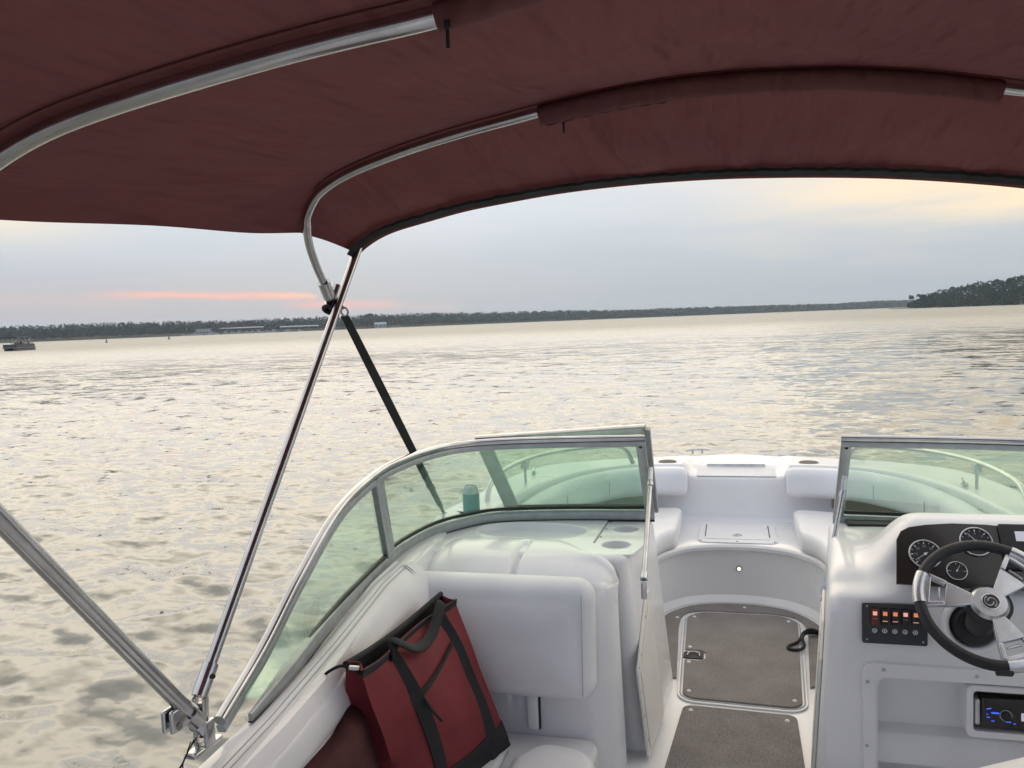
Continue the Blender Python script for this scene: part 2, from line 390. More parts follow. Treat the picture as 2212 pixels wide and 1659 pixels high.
# storage lid in the bench
bm = B(); sweep(bm, [V3((0, 4.70, .4715)), V3((0, 4.70, .474)), V3((0, 4.70, .4765))], [(b, a) for a, b in rr(-.205, .205, -.215, .215, .045, 6)], (0, 1, 0)); lidf = obj('storage_lid', bm, GEL, boat, 40, .002)
bm = B(); sweep(bm, [V3((0, 4.71, .4766)), V3((0, 4.71, .4805))], [(b, a) for a, b in rr(-.165, .165, -.165, .175, .02, 5)], (0, 1, 0)); obj('lid_panel', bm, GEL, lidf, 40, .002)
for a, b in (((-.168, 4.60), (-.168, 4.85)), ((.168, 4.60), (.168, 4.85)), ((-.14, 4.89), (.14, 4.89))):
    bm = B(); box(bm, (min(a[0], b[0])-.002, min(a[1], b[1])-.002, .4768), (max(a[0], b[0])+.002, max(a[1], b[1])+.003, .4783)); obj('lid_gap', bm, SOFTBLK, lidf, 0)
bm = B(); ringm(bm, (0, 4.615, .482), (0, 0, 1), .017, .004, 20, 8, 1.3); disc(bm, (0, 4.615, .4806), (0, 0, 1), .013, .002); obj('lid_latch', bm, CHROME, lidf)
for x, y in ((-.19, 4.51), (0, 4.505), (.19, 4.51)):
    bm = B(); disc(bm, (x, y, .4766), (0, 0, 1), .0045, .002, 10); obj('screw', bm, BLACK, lidf)
# courtesy light on the riser
bm = B(); disc(bm, (.007, 4.498, .332), (0, -1, 0), .017, .006, 24, .014); lt = obj('courtesy_light', bm, CHROME, boat)
bm = B(); disc(bm, (.007, 4.4915, .332), (0, -1, 0), .010, .003, 20, .007); obj('lens', bm, LAMP, lt)
# bow speakers in the wings
for x in (-.40, .41):
    bm = B(); disc(bm, (x, 5.10, zdeck(.5, 5.10)-.012), (0, -.03, 1), .062, .014, 32, .056); spk = obj('cup_recess', bm, PALE, boat)
    bm = B(); disc(bm, (x, 5.10, zdeck(.5, 5.10)+.0025), (0, -.03, 1), .052, .002, 32); obj('recess_liner', bm, BLACK, spk)
# hinge and pull of the anchor locker
bm = B(); box(bm, (-.17, 5.185, .752), (.17, 5.205, .772), None, .004); an = obj('locker_hinge', bm, SILVER, boat)
bm = B(); disc(bm, (0, 5.155, .745), (0, -.1, 1), .028, .004, 20); obj('locker_pull', bm, GEL, boat)
bm = B(); box(bm, (-.225, 5.012, .7275), (.225, 5.16, .7295)); 
for v in bm.verts: v.co.z = zdeck(0, v.co.y)+(.0035 if v.co.z > .7285 else .0005)
obj('step_tread', bm, NONSKID, boat, 0)
def cleat(x, y, z, ax, mx):
    bm = B(); u = V3(ax).normalized(); p = V3((x, y, z))
    for s in (-.03, .03):
        q = p+u*s; tube(bm, [q, q+V3((0, 0, .022))], .006, 8); disc(bm, q, (0, 0, 1), .013, .004, 12)
    tube(bm, catmull([p-u*.075+V3((0, 0, .018)), p-u*.03+V3((0, 0, .024)), p+u*.03+V3((0, 0, .024)), p+u*.075+V3((0, 0, .018))], 4), .0065, 8)
    return obj('cleat', bm, CHROME, boat)
cleat(-.235, 5.40, .80, (1, .3, 0), 0); cleat(1.05, 4.35, .822, (.1, 1, 0), 0); cleat(-1.12, 4.62, .812, (.2, -1, 0), 0)
bm = B(); tube(bm, catmull([(.60, 5.18, .80), (.66, 5.19, .812), (.72, 5.15, .806)], 4), .006, 8); obj('bow_fitting', bm, CHROME, boat)
# bow grab rails
for sx in (-1, 1):
    p = [(-1.13, 3.70, .825), (-1.135, 3.78, .90), (-1.13, 3.92, .935), (-1.09, 4.25, .945), (-1.0, 4.55, .94), (-.84, 4.80, .93), (-.66, 4.98, .905), (-.60, 5.03, .80)]
    bm = B(); tube(bm, catmull([(-sx*x, y, z) for x, y, z in p], 8), .0125, 12); rl = obj('grab_rail', bm, CHROME, boat)
    bm = B(); box(bm, (-sx*-1.085-.016, 4.255, .895), (-sx*-1.085+.016, 4.325, .942), None, .008); tube(bm, [V3((-sx*-1.087, 4.29, .815)), V3((-sx*-1.087, 4.29, .90))], .007, 10); obj('rail_stanchion', bm, ALU, rl)
# ------------------------------------------------------------------ consoles
def loft_plan(levels, plan, n=5):
    """levels: (z, inset); plan: list of (x,y,r) convex counter-clockwise"""
    rings = []
    for z, ins in levels:
        ring = []; L = len(plan)
        for i in range(L):
            p = V3((*plan[i][:2], 0)); a = V3((*plan[i-1][:2], 0)); b = V3((*plan[(i+1) % L][:2], 0)); r = max(.001, plan[i][2])
            d1 = (a-p).normalized(); d2 = (b-p).normalized(); bis = (d1+d2).normalized()
            half = math.acos(max(-1, min(1, d1.dot(d2))))/2
            c = p+bis*(max(r, ins+.0005)/math.sin(half)); rad = max(r, ins+.0005)-ins
            t1 = p+d1*(max(r, ins+.0005)/math.tan(half)); t2 = p+d2*(max(r, ins+.0005)/math.tan(half))
            a1 = math.atan2((t1-c).y, (t1-c).x); a2 = math.atan2((t2-c).y, (t2-c).x)
            da = (a2-a1+PI) % (2*PI)-PI
            for k in range(n+1):
                t = a1+da*k/n; ring.append(V3((c.x+rad*math.cos(t), c.y+rad*math.sin(t), z)))
        rings.append(ring)
    return rings
pplan = [(-1.19, 2.86, .05), (-.38, 2.86, .06), (-.335, 3.44, .02), (-1.06, 3.44, .06), (-1.19, 3.10, .10)]
lv = [(.14, 0), (.5, 0), (.82, 0)]+[(.82+.03*math.sin(k/5*PI/2), .03*(1-math.cos(k/5*PI/2))) for k in range(1, 6)]
LEAN = .07
def lean(p, k=LEAN): return V3((p.x+k*(.87-p.z)/.72, p.y, p.z)) if p.x > -.6 else p
bm = B(); loft(bm, [[lean(p) for p in r] for r in loft_plan(lv, pplan, 6)]); pc = obj('port_console', bm, GEL, boat, 30)
tc = V3((-.79, 3.185, 0))
def oval(s, z, n=64): return [V3((tc.x+.225*s*math.copysign(abs(math.cos(2*PI*k/n))**.86, math.cos(2*PI*k/n)), tc.y+.122*s*math.copysign(abs(math.sin(2*PI*k/n))**.9, math.sin(2*PI*k/n)), z)) for k in range(n)]
bm = B(); loft(bm, [oval(1.0, z) for z in (.80, .9)]); cut(pc, bm)
bm = B(); rings = [oval(sx_, z) for sx_, z in ((1.035, .8502), (1.02, .8525), (1.0, .8525), (.985, .850), (.97, .842), (.955, .832), (.935, .825), (.90, .822), (.6, .8215), (.2, .8215))]
vs = loft(bm, rings, True, False); bm.faces.new(vs[-1]); obj('tray', bm, GEL, pc, 60)
plate = [(*at(u, v, z=.843).to_tuple()[:2], r) for u, v, r in ((1280, 1176, .02), (1332, 1200, .03), (1368, 1200, .03), (1393, 1178, .03), (1400, 1128, .03), (1385, 1121, .02), (1317, 1121, .03))]
bm = B(); loft(bm, loft_plan([(.835, .0), (.9, 0)], plan=plate, n=4)); cut(pc, bm)
ch = [at(1331, 1177, z=.845).to_tuple()[:2], at(1352, 1143, z=.845).to_tuple()[:2]]
for x, y in ch:
    bm = B(); disc(bm, (x, y, .795), (0, 0, 1), .057, .2, 40); cut(pc, bm)
bm = B(); loft(bm, loft_plan([(.8355, .006), (.843, .006), (.845, .008)], plate, 4)); hp = obj('cup_holder_panel', bm, GEL, pc, 30)
for x, y in ch:
    bm = B(); disc(bm, (x, y, .7), (0, 0, 1), .054, .3, 40); cut(hp, bm)
    bm = B(); ringm(bm, (x, y, .844), (0, 0, 1), .0555, .003, 40, 8); obj('cup_holder_rim', bm, GEL, hp)
for x, y in [at(u, v, z=.845).to_tuple()[:2] for u, v in ((1298, 1160), (1310, 1143), (1320, 1128), (1322, 1193), (1362, 1124))]:
    bm = B(); disc(bm, (x, y, .8448), (0, 0, 1), .0045, .0015, 10); obj('screw', bm, BLACK, hp)
# moulded dash hump: rolls over the shelf and down the aft face, with a groove
hprof = catmull([V3((0, y, z)) for y, z in [(3.055, .835), (3.045, .852), (3.01, .862), (2.95, .866), (2.88, .862), (2.81, .848), (2.755, .822), (2.715, .785), (2.692, .735), (2.683, .66), (2.68, .55), (2.68, .40), (2.68, .14)]], 3)
hx = [-1.175, -1.14, -1.10, -1.05, -1.0, -.95, -.90, -.85, -.80]+[-.785+.005*k for k in range(13)]+[-.70, -.65, -.60, -.56, -.53, -.51]+[-.40-.10*math.cos(k/12*PI/2) for k in range(1, 12)]+[-.4002]
bm = B(); rings = []
for x in hx:
    d = -.40-x; ins = .10*(1-math.sqrt(max(0, 1-(1-d/.10)**2))) if d < .10 else 0
    ins = min(ins, .098); r = []
    for i, p in enumerate(hprof):
        t = (hprof[min(i+1, len(hprof)-1)]-hprof[max(0, i-1)]).normalized(); nn = V3((0, t.z, -t.y))
        if nn.y > .2 and nn.z < .2 and i > 6: nn = -nn
        if nn.z < 0: nn = -nn
        if i > 20: nn = V3((0, -1, 0))
        gf = sm(3.0, 2.93, p.y) if p.y > 2.9 else (1 if p.z > .45 else 0)
        off = -ins-.030*gf*math.exp(-((x+.755)/.012)**2)
        q = p+nn*off; q.x = x
        if q.y > 2.80: q.y = 2.80+(q.y-2.80)*(1-.80*sm(-.66, -.47, x))
        q.z -= .05*sm(-1.0, -1.17, x)*sm(.5, .8, q.z)
        q.y += .06*sm(-1.05, -1.175, x)*sm(.75, .82, q.z)
        q.x += .02*(.87-q.z)/.72*sm(-.55, -.42, x)
        r.append(q)
    rings.append(r)
loft(bm, rings, False, False); obj('dash_hump', bm, GEL, boat, 180)
# big lounge backrest on the aft face of the port console
def slab(x0, x1, z0, z1, y, th, r, bulge=.012, n=30, slant=0.):
    bm = B(); rings = []; cz = (z0+z1)/2
    prof = [(0, 0), (0, th*.25)]+[(.052*(1-math.cos(k/6*PI/2)), th*.25+(th*.75)*math.sin(k/6*PI/2)) for k in range(1, 7)]+[(.072, th+bulge*.35), (.09, th+bulge*.65), (.13, th+bulge*.9), (.17, th+bulge)]
    for i, d in prof:
        rings.append([V3((a, y-d+slant*(b-cz), b)) for a, b in rr(x0+i, x1-i, z0+i, z1-i, max(.008, r-i*.35), 8)])
    loft(bm, rings); return bm
bk = obj('backrest_cushion', slab(-1.15, -.458, .428, .822, 2.684, .078, .06, .016, slant=.08), VINYL, boat, 60)
seamline([V3((-.492, 2.6035+.08*(z-.62), z)) for z in [  .79-.03*k for k in range(12)]], .0013, bk)
# lower moulded panel with divider, seat base
bm = B(); box(bm, (-.70, 2.652, .30), (-.66, 2.678, .43), None, .01); obj('seat_divider', bm, GEL, boat, 30)
bm = B(); box(bm, (-.6585, 2.662, .30), (-.655, 2.678, .425)); obj('divider_gap', bm, SOFTBLK, boat, 0)
bm = B(); loft(bm, loft_plan([(.14, 0), (.26, 0), (.275, .01)], [(-.95, .4, .03), (-.5, .4, .05), (-.455, 2.68, .05), (-.95, 2.68, .03)], 4)); obj('lounge_base', bm, GEL, boat, 30)
# port seat cushions (lift off)
def cushion_plan(plan, z0, z1, r, crown=.01):
    lv = [(z0, r*.4), (z0+r*.3, 0), ((z0+z1)/2, -.004), (z1-r, 0)]+[(z1-r+r*math.sin(k/5*PI/2), r*(1-math.cos(k/5*PI/2))) for k in range(1, 6)]+[(z1+crown*.6, r*1.9), (z1+crown, r*2.9)]
    bm = B(); loft(bm, loft_plan(lv, plan, 6)); return bm
o = obj('lounge_seat_cushion', cushion_plan([(-.70, 1.9, .05), (-.445, 1.9, .09), (-.43, 2.53, .11), (-.63, 2.56, .08), (-.70, 2.45, .04)], .255, .325, .04, .006), VINYL, None, 60)
tag(o, 'white rounded lounge seat cushion at the bottom edge, right of the red tote bag', 'seat cushion', 'port lounge cushions')
o = obj('lounge_seat_cushion', cushion_plan([(-.945, .9, .05), (-.735, .9, .07), (-.735, 2.62, .06), (-.945, 2.62, .05)], .277, .305, .02, .004), VINYL, None, 60)
tag(o, 'white flat lounge seat cushion underneath the red tote bag', 'seat cushion', 'port lounge cushions')
# side bolster along the port coaming, with piping seams
bm = B(); rings = []; n = 60
bpath = [(-1.045, .6), (-1.047, 1.3), (-1.06, 1.6), (-1.095, 2.0), (-1.14, 2.4), (-1.155, 2.62)]
for k in range(n):
    t = k/(n-1); y = .6+2.05*t; x = interp([(a[1], a[0]) for a in bpath], y); zt = zdeck(1, y)-.012; e = endscale(n, k, 3)
    w = interp([(.6, .115), (1.9, .12), (2.4, .155), (2.7, .155)], y); fw = w/.155; hb = interp([(.6, .13), (1.6, .13), (1.95, .16), (2.45, .38), (2.7, .40)], y)
    sec = catmull([(x+.010, zt-.02, 0), (x+.022, zt+.014, 0), (x+.055, zt+.020, 0), (x+.095*fw**.5, zt+.003, 0), (x+.124*fw, zt-.034*fw, 0), (x+.143*fw, zt-.26*hb, 0), (x+w-.006, zt-.6*hb, 0), (x+w-.012, zt-.86*hb, 0), (x+w-.05, zt-hb, 0), (x+.03, zt-hb, 0)], 5, True)
    rings.append([V3((p.x, y, p.y)) for p in sec])
loft(bm, rings); bol = obj('coaming_bolster', bm, VINYL, boat, 60)
def bol_pt(y, s):
    x = interp([(a[1], a[0]) for a in bpath], y); zt = zdeck(1, y)-.012
    return V3((x+.050+s, y, zt+.0205-(.9*max(0, s)**1.7 if s > 0 else 0)))
for s in (.004, .02): seamline([bol_pt(.8+.05*k, s) for k in range(37)], .0014, bol)
y0 = 2.60
cs = [V3((interp([(a[1], a[0]) for a in bpath], y0)+dx, y0+dy, zdeck(1, y0)-.012+dz)) for dx, dy, dz in ((.06, 0, .021), (.097, -.012, .003), (.129, -.022, -.05), (.149, -.028, -.13), (.155, -.03, -.22))]
seamline(catmull(cs, 4), .0014, bol); seamline([p+V3((.0, -.016, .001)) for p in catmull(cs, 4)], .0014, bol)
# walkway door panels on the console sides
def wallpt(sx, y, z, off=0):
    if sx < 0: x = -.385+.05*(y-2.80)/.64+LEAN*(.87-z)/.72+off
    else: x = .262+(.085)*(y-2.62)/.80-.05*(.87-z)/.72-off
    return V3((x, y, z))
for sx in (-1, 1):
    pl = [(2.83, .165), (2.83, .50), (3.02, .70), (3.09, .70), (3.09, .165)] if sx < 0 else [(2.68, .165), (2.68, .60), (2.78, .685), (3.06, .70), (3.06, .165)]
    if sx < 0: pl = [(2.80, .165), (2.80, .47), (3.08, .645), (3.14, .645), (3.14, .165)]
    bm = B(); loft(bm, [[wallpt(sx, y, z, o) for y, z in pl] for o in (.001, .010)]); dp = obj('locker_door', bm, CREAM, boat, 30, .003)
    iy0, iy1 = min(p[0] for p in pl)+.03, max(p[0] for p in pl)-.025
    ip_ = [(iy0, .18), (iy0, pl[1][1]-.02), (pl[2][0]+.005, pl[2][1]-.035), (iy1, pl[3][1]-.035), (iy1, .18)]
    bm = B(); loft(bm, [[wallpt(sx, y, z, o) for y, z in ip_] for o in (.0102, .0135)]); obj('door_inset', bm, CREAM, dp, 30, .0015)
    for k in range(4):
        y, z = pl[0][0]+.014, .22+k*.085
        bm = B(); disc(bm, wallpt(sx, y, z, .0105), (-sx, 0, 0), .004, .0015, 8); obj('screw', bm, SEAM, dp)
    for t in (.25, .75):
        y = pl[1][0]+(pl[2][0]-pl[1][0])*t; z = pl[1][1]+(pl[2][1]-pl[1][1])*t-.016
        bm = B(); disc(bm, wallpt(sx, y+.006, z, .0105), (-sx, 0, 0), .004, .0015, 8); obj('screw', bm, SEAM, dp)
# helm console: profile lofted across x, subdivided
def helm_prof(x):
    k = sm(.36, .53, x); q = sm(.262, .33, x)
    zh = .868+.17*k; zl = .852+.01*k
    yl = 2.74-.01*k
    return [(3.44, .14), (3.44, .60), (3.44, .84), (3.43, .862), (3.30, .868), (3.12, .870+.02*k), (2.98, .874+.09*k), (2.87, .876+.15*k), (2.79, .874+.170*k), (yl, .862+.172*k), (yl-.028, .845+.158*k),
            (2.69, .838+.085*k), (2.655, .832+.04*k), (2.628, .824+.018*k), (2.614, .80+.012*k), (2.606, .77), (2.602, .70), (2.60, .62), (2.60, .50), (2.60, .35), (2.60, .14)]
bm = B(); rings = []
xs = [.262, .2625, .266, .274, .288, .31, .335, .36, .385, .41, .435, .46, .485, .51, .54, .60, .70, .80, .90, 1.0, 1.08, 1.15]
for x in xs:
    ins = .05*(1-math.sqrt(max(0, 1-(1-min(1, (x-.262)/.05))**2))) if x < .312 else 0
    r = []
    for i, (y, z) in enumerate(helm_prof(x)):
        y2 = y; z2 = z
        if i <= 3: y2 = y-ins*.3
        if i >= 3: z2 = z-ins*.75*sm(.7, .84, z)
        if i >= 8: y2 = y+ins*1.0*sm(0, 1, (i-7)/5)
        dx = 0
        if x < .40: dx = (.085*(y2-2.62)/.80-.05*(.87-z2)/.72)*(1-sm(.262, .40, x))
        r.append(V3((x+dx, y2, z2)))
    rings.append(r)
loft(bm, rings, True, True)
helm = obj('helm_console', bm, GEL, boat, 180, 0, 2)
_dg = bpy.context.evaluated_depsgraph_get(); _dg.update(); _me = bpy.data.meshes.new_from_object(helm.evaluated_get(_dg)); helm.modifiers.clear(); helm.data = _me
bm = B(); box(bm, (.395, 2.3, .10), (1.12, 2.80, .588), None, .03); cut(helm, bm)
# cubby frame and recess below the dash
def yframe(bm, xo0, xo1, zo0, zo1, ro, xi0, xi1, zi0, zi1, ri, y0, y1):
    A = [rr(xo0, xo1, zo0, zo1, ro, 6), rr(xi0, xi1, zi0, zi1, ri, 6)]
    r = [[V3((a, y, b)) for a, b in s] for s, y in ((A[0], y1), (A[0], y0+.003), ([(a+(.003 if a < (xo0+xo1)/2 else -.003), b+(.003 if b < (zo0+zo1)/2 else -.003)) for a, b in A[0]], y0), (A[1], y0), (A[1], y1))]
    vs = loft(bm, r, True, False)
    n = len(vs[0])
    for i in range(n): bm.faces.new((vs[-1][i], vs[-1][(i+1) % n], vs[0][(i+1) % n], vs[0][i]))
bm = B(); yframe(bm, .352, 1.10, .16, .632, .03, .388, 1.08, .18, .592, .025, 2.590, 2.60); fr_ = obj('cubby_frame', bm, GEL, boat, 35)
for u, v in ((1875, 1527+158), (1909, 1447), (2110, 1462), (1874, 1473), (1873, 1611)):
    p = at(u, v, y=2.589)
    bm = B(); disc(bm, (p.x, 2.5895, p.z), (0, -1, 0), .0055, .002, 12, .004); obj('screw', bm, SEAM, fr_)
bm = B(); rings = []
for y, z in ((2.70, .585), (2.70, .44), (2.695, .41), (2.66, .395), (2.655, .39), (2.65, .34), (2.655, .30), (2.70, .285), (2.78, .28), (2.79, .12)):
    rings.append([V3((x, y+.03*sm(.6, .64, x)*0, z)) for x in (.395, .5, .62, .75, 1.1)])
loft(bm, rings, False, False); obj('cubby_liner', bm, GEL, boat, 50)
# stereo with its housing
P0 = at(2095, 1495, y=2.62)
sx0 = .652
bm = B(); yframe(bm, sx0-.018, .93, .425, .582, .02, sx0, .91, .445, .565, .01, 2.602, 2.70); st_h = obj('stereo', bm, GEL, boat, 35)
bm = B(); box(bm, (sx0+.022, 2.606, .458), (.905, 2.66, .545), None, .004); obj('faceplate', bm, PANEL, st_h, 30)
bm = B(); box(bm, (sx0+.004, 2.604, .462), (sx0+.02, 2.64, .54), None, .006); obj('end_cap', bm, SILVER, st_h, 30)
bm = B(); disc(bm, (sx0+.085, 2.606, .497), (0, -1, 0), .015, .012, 24, .013); obj('volume_knob', bm, BLACK, st_h)
bm = B(); ringm(bm, (sx0+.085, 2.603, .497), (0, 1, 0), .0155, .0015, 28, 6); obj('knob_ring', bm, SILVER, st_h)
for x, z, w in ((.035, .513, .008), (.035, .497, .004), (.042, .515, .006), (.048, .501, .02), (.036, .488, .008), (.048, .478, .008), (.085, .478, .014), (.105, .474, .006), (.135, .471, .004)):
    bm = B(); box(bm, (sx0+x, 2.6045, z-.0012), (sx0+x+w, 2.6065, z+.0012+(.002 if w == .02 else 0))); obj('button_light', bm, BLUELED, st_h, 0)
bm = B(); box(bm, (sx0+.125, 2.6045, .484), (sx0+.22, 2.6065, .507)); obj('screen', bm, LCD, st_h, 0)
text('digits', '00: FM1', .017, basis((sx0+.172, 2.6043, .4955), (1, 0, 0), (0, 0, 1)), SOFTBLK, st_h)
# switch panel
bm = B(); sweep(bm, [V3((0, 2.598, 0)), V3((0, 2.593, 0)), V3((0, 2.590, 0))], [(z, -x) for x, z in rr(.352, .529, .694, .816, .006, 4)], (0, 0, 1)); swp = obj('switch_panel', bm, SWP, boat, 40)
me = swp.data
if min(v.co.x for v in me.vertices) < 0:
    for v in me.vertices: v.co.x = -v.co.x
    me.flip_normals()
for k in range(5):
    x = .386+.0275*k
    bm = B(); box(bm, (x-.0105, 2.580, .752), (x+.0105, 2.591, .800), None, .003); rk = obj('rocker_switch', bm, REDSW if k == 0 else BLACK, swp, 30)
    bm = B(); box(bm, (x-.0058, 2.578, .783), (x+.0058, 2.5805, .794)); obj('legend', bm, ORANGE2 if k in (0, 3) else ORANGE, rk, 0)
    bm = B(); box(bm, (x-.007, 2.5785, .7655 if k in (1, 2, 4) else .772), (x+.007, 2.5798, .767 if k in (1, 2, 4) else .7735)); obj('legend_line', bm, ORANGE2 if k in (1, 2, 4) else PALE, rk, 0)
    bm = B(); ringm(bm, (x, 2.589, .7335), (0, 1, 0), .0058, .0013, 20, 6); disc(bm, (x, 2.590, .7335), (0, -1, 0), .0022, .004, 10); obj('fuse_button', bm, WHITE, swp)
for x, z in ((.365, .806), (.365, .706), (.517, .806), (.517, .706)):
    bm = B(); disc(bm, (x, 2.5895, z), (0, -1, 0), .003, .0012, 8); obj('screw', bm, SEAM, swp)
# instrument panel
n_p = V3((0, -.8, .6)); uy = V3((0, .6, .8)); O_ = V3((0, 2.612, .868))+n_p*.004
Z0 = O_.dot(n_p)
def ip(u, v): return atp(u, v, O_, n_p)
def ipl(x, s, h=0): return V3((x, 0, 0))+O_+uy*s+n_p*h
def to_ip(p): return p.x, (p-O_).dot(uy)
ol = [ip(1936, 1262), ip(2010, 1266), ip(2110, 1272), V3((1.02, 0, 0))+O_+uy*.0, V3((1.02, 0, 0))+O_+uy*.165]+[ip(2210, 1143), ip(2130, 1134), ip(2056, 1131), ip(2000, 1134), ip(1963, 1139), ip(1945, 1148), ip(1936, 1166)]
bm = B(); loft(bm, [[p+n_p*h for p in ol] for h in (-.004, .004)]); ipn = obj('instrument_panel', bm, PANEL, boat, 40, .002)
def gauge(u, v, r, labels, a0, a1, needle, nt=11):
    p = ip(u, v); x, s = to_ip(p)
    bm = B(); ringm(bm, ipl(x, s, .008), n_p, r, r*.06, 40, 10); g = obj('gauge', bm, CHROME, ipn)
    bm = B(); disc(bm, ipl(x, s, .004), n_p, r*.97, .002, 40); obj('dial', bm, BLACK, g)
    bm = B()
    for k in range(nt):
        a = a0+(a1-a0)*k/(nt-1); d = V3((math.cos(a), 0, 0))+uy*math.sin(a)
        q = ipl(x, s, .0068); e = d.cross(n_p)*(.0009 if k % 2 else .0015)*r/.05
        r0 = r*(.80 if k % 2 else .74)
        vs = [bm.verts.new(q+d*r0+e), bm.verts.new(q+d*r*.90+e), bm.verts.new(q+d*r*.90-e), bm.verts.new(q+d*r0-e)]; bm.faces.new(vs)
    obj('tick_marks', bm, WHITE, g, 0)
    for k, t in enumerate(labels):
        a = a0+(a1-a0)*k/max(1, len(labels)-1)
        text('digits', t, r*.24, basis(ipl(x, s, .0066)+(V3((math.cos(a), 0, 0))+uy*math.sin(a))*r*.58, (1, 0, 0), uy), PALE, g, .0002)
    a = needle; d = V3((math.cos(a), 0, 0))+uy*math.sin(a); q = ipl(x, s, .009); e = d.cross(n_p)*r*.028
    bm = B(); vs = [bm.verts.new(q-d*r*.2+e), bm.verts.new(q+d*r*.80+e*.3), bm.verts.new(q+d*r*.80-e*.3), bm.verts.new(q-d*r*.2-e)]; bm.faces.new(vs); disc(bm, q-n_p*.002, n_p, r*.09, .004, 14); obj('needle', bm, WHITE, g, 0)
    return g
rd = math.radians
gauge(1997.5, 1199, .043, ['0', '10', '20', '30', '40', '50', '60'], rd(225), rd(-45), rd(214), 13)
gauge(2107.5, 1172, .043, ['0', '1', '2', '3', '4', '5', '6'], rd(225), rd(-45), rd(128), 13)
gauge(2066, 1235, .027, ['E', '', 'F'], rd(180), rd(0), rd(60), 5)
# chart display at the right of the panel
px, ps = to_ip(ip(2172, 1240)); 
bm = B(); M_ = basis(ipl(px+.085, ps+.075, .008), (1, 0, 0), uy)
box(bm, (-.085, -.065, -.006), (.085, .075, .008), M_, .006); dsp = obj('display_unit', bm, BLACK, ipn, 30)
bm = B(); box(bm, (-.045, .020, .0082), (.06, .050, .0092), M_); obj('screen', bm, LCD, dsp, 0)
bm = B(); box(bm, (-.045, -.045, .0082), (.06, -.018, .0092), M_); obj('screen', bm, LCD, dsp, 0)
text('digits', '0.0', .028, M_ @ Matrix.Translation((0, .035, .0095)), BLACK, dsp)
# steering wheel
ta = rd(44); wc = V3((.640, 2.40, .893)); wn = V3((0, -math.cos(ta), math.sin(ta))); wu = V3((0, math.sin(ta), math.cos(ta))); wx = V3((1, 0, 0)); WR = .170
def wp(r, a, h=0): return wc+(wx*math.cos(a)+wu*math.sin(a))*r+wn*h
bm = B(); ringm(bm, wc, wn, WR, .0145, 72, 14, 1, wx); wheel = obj('steering_wheel', bm, BLACK, boat, 180)
for a in (rd(168), rd(48), rd(-72)):
    bm = B()
    def fl(pts, h0, h1):
        loft(bm, [[wp(r, a+da, h) for r, da in pts] for h in (h0, h1)])
    # wedge narrow at the hub and wide at the rim, with the open slot of a marine wheel near the rim
    def hw(r): return math.asin(min(.99, (.017+(r-.045)*.29)/r))
    fl([(.040, hw(.045)), (.075, hw(.075)), (.112, hw(.112)), (.112, -hw(.112)), (.075, -hw(.075)), (.040, -hw(.045))], -.012, .003)
    for q in (1, -1): fl([(.110, q*hw(.110)), (.135, q*hw(.135)), (.162, q*hw(.162)), (.162, q*(hw(.162)-.085)), (.135, q*(hw(.135)-.10)), (.110, q*(hw(.110)-.115))], -.010, .006)
    fl([(.118, hw(.118)*.5), (.124, hw(.124)*.5), (.124, -hw(.124)*.5), (.118, -hw(.118)*.5)], -.012, -.004)
    fl([(.150, hw(.15)), (.163, hw(.163)), (.163, -hw(.163)), (.150, -hw(.15))], -.010, .006)
    obj('spoke', bm, SILVER, wheel, 30, .003)
    bm = B(); pts = [wp(WR, a+rd(t)) for t in range(-15, 16, 3)]; tube(bm, pts, .0168, 14, tuple(wn)); obj('grip_cover', bm, SILVER, wheel, 50)
bm = B()
for r0, r1, h0, h1 in ((.056, .056, -.03, -.004),): disc(bm, wc+wn*h0, wn, r0, h1-h0, 40, r1)
disc(bm, wc-wn*.13, wn, .035, .10, 28, .045); obj('hub', bm, BLACK, wheel, 40)
for k in range(3):
    a = rd(180)+k*rd(120)
bm = B(); disc(bm, wc-wn*.002, wn, .048, .011, 48, .040); obj('hub_cap', bm, SILVER, wheel, 30)
bm = B(); ringm(bm, wc+wn*.0085, wn, .0215, .0022, 40, 8); em = obj('emblem_ring', bm, CHROME, wheel)
bm = B(); disc(bm, wc+wn*.008, wn, .021, .0012, 40); obj('emblem_disc', bm, PANEL, wheel)
for s in (1, -1):
    bm = B(); pts = [wc+wn*.0102+(wx*math.cos(t)+wu*math.sin(t))*r*s for t, r in [(rd(-60+9*k), .0155-.0095*(k/26)**1.3) for k in range(27)]]
    tube(bm, pts, .0019, 6); obj('emblem_swirl', bm, SILVER, wheel)
bm = B(); box(bm, (-.02, -WR-.022, -.012), (.02, -WR-.006, .008), basis(wc, wx, wu), .004); obj('rim_clip', bm, BLACK, wheel, 30)
# steering boot on the console face
bc = at(2105, 1352, y=2.59)
bm = B(); disc(bm, (bc.x, 2.604, bc.z), (0, -1, .12), .062, .03, 40, .052); bt = obj('column_boot', bm, BLACK, boat, 40)
bm = B(); tube(bm, [V3((bc.x, 2.59, bc.z)), wc-wn*.10], .03, 18); obj('steering_column', bm, BLACK, boat, 40)
bm = B(); ringm(bm, (bc.x, 2.599, bc.z), (0, -1, .1), .075, .012, 40, 8); obj('boot_flange', bm, GEL, boat, 60)
bm = B(); box(bm, (.86, 2.585, .70), (.95, 2.60, .80), None, .006); obj('ignition_panel', bm, BLACK, boat, 30)
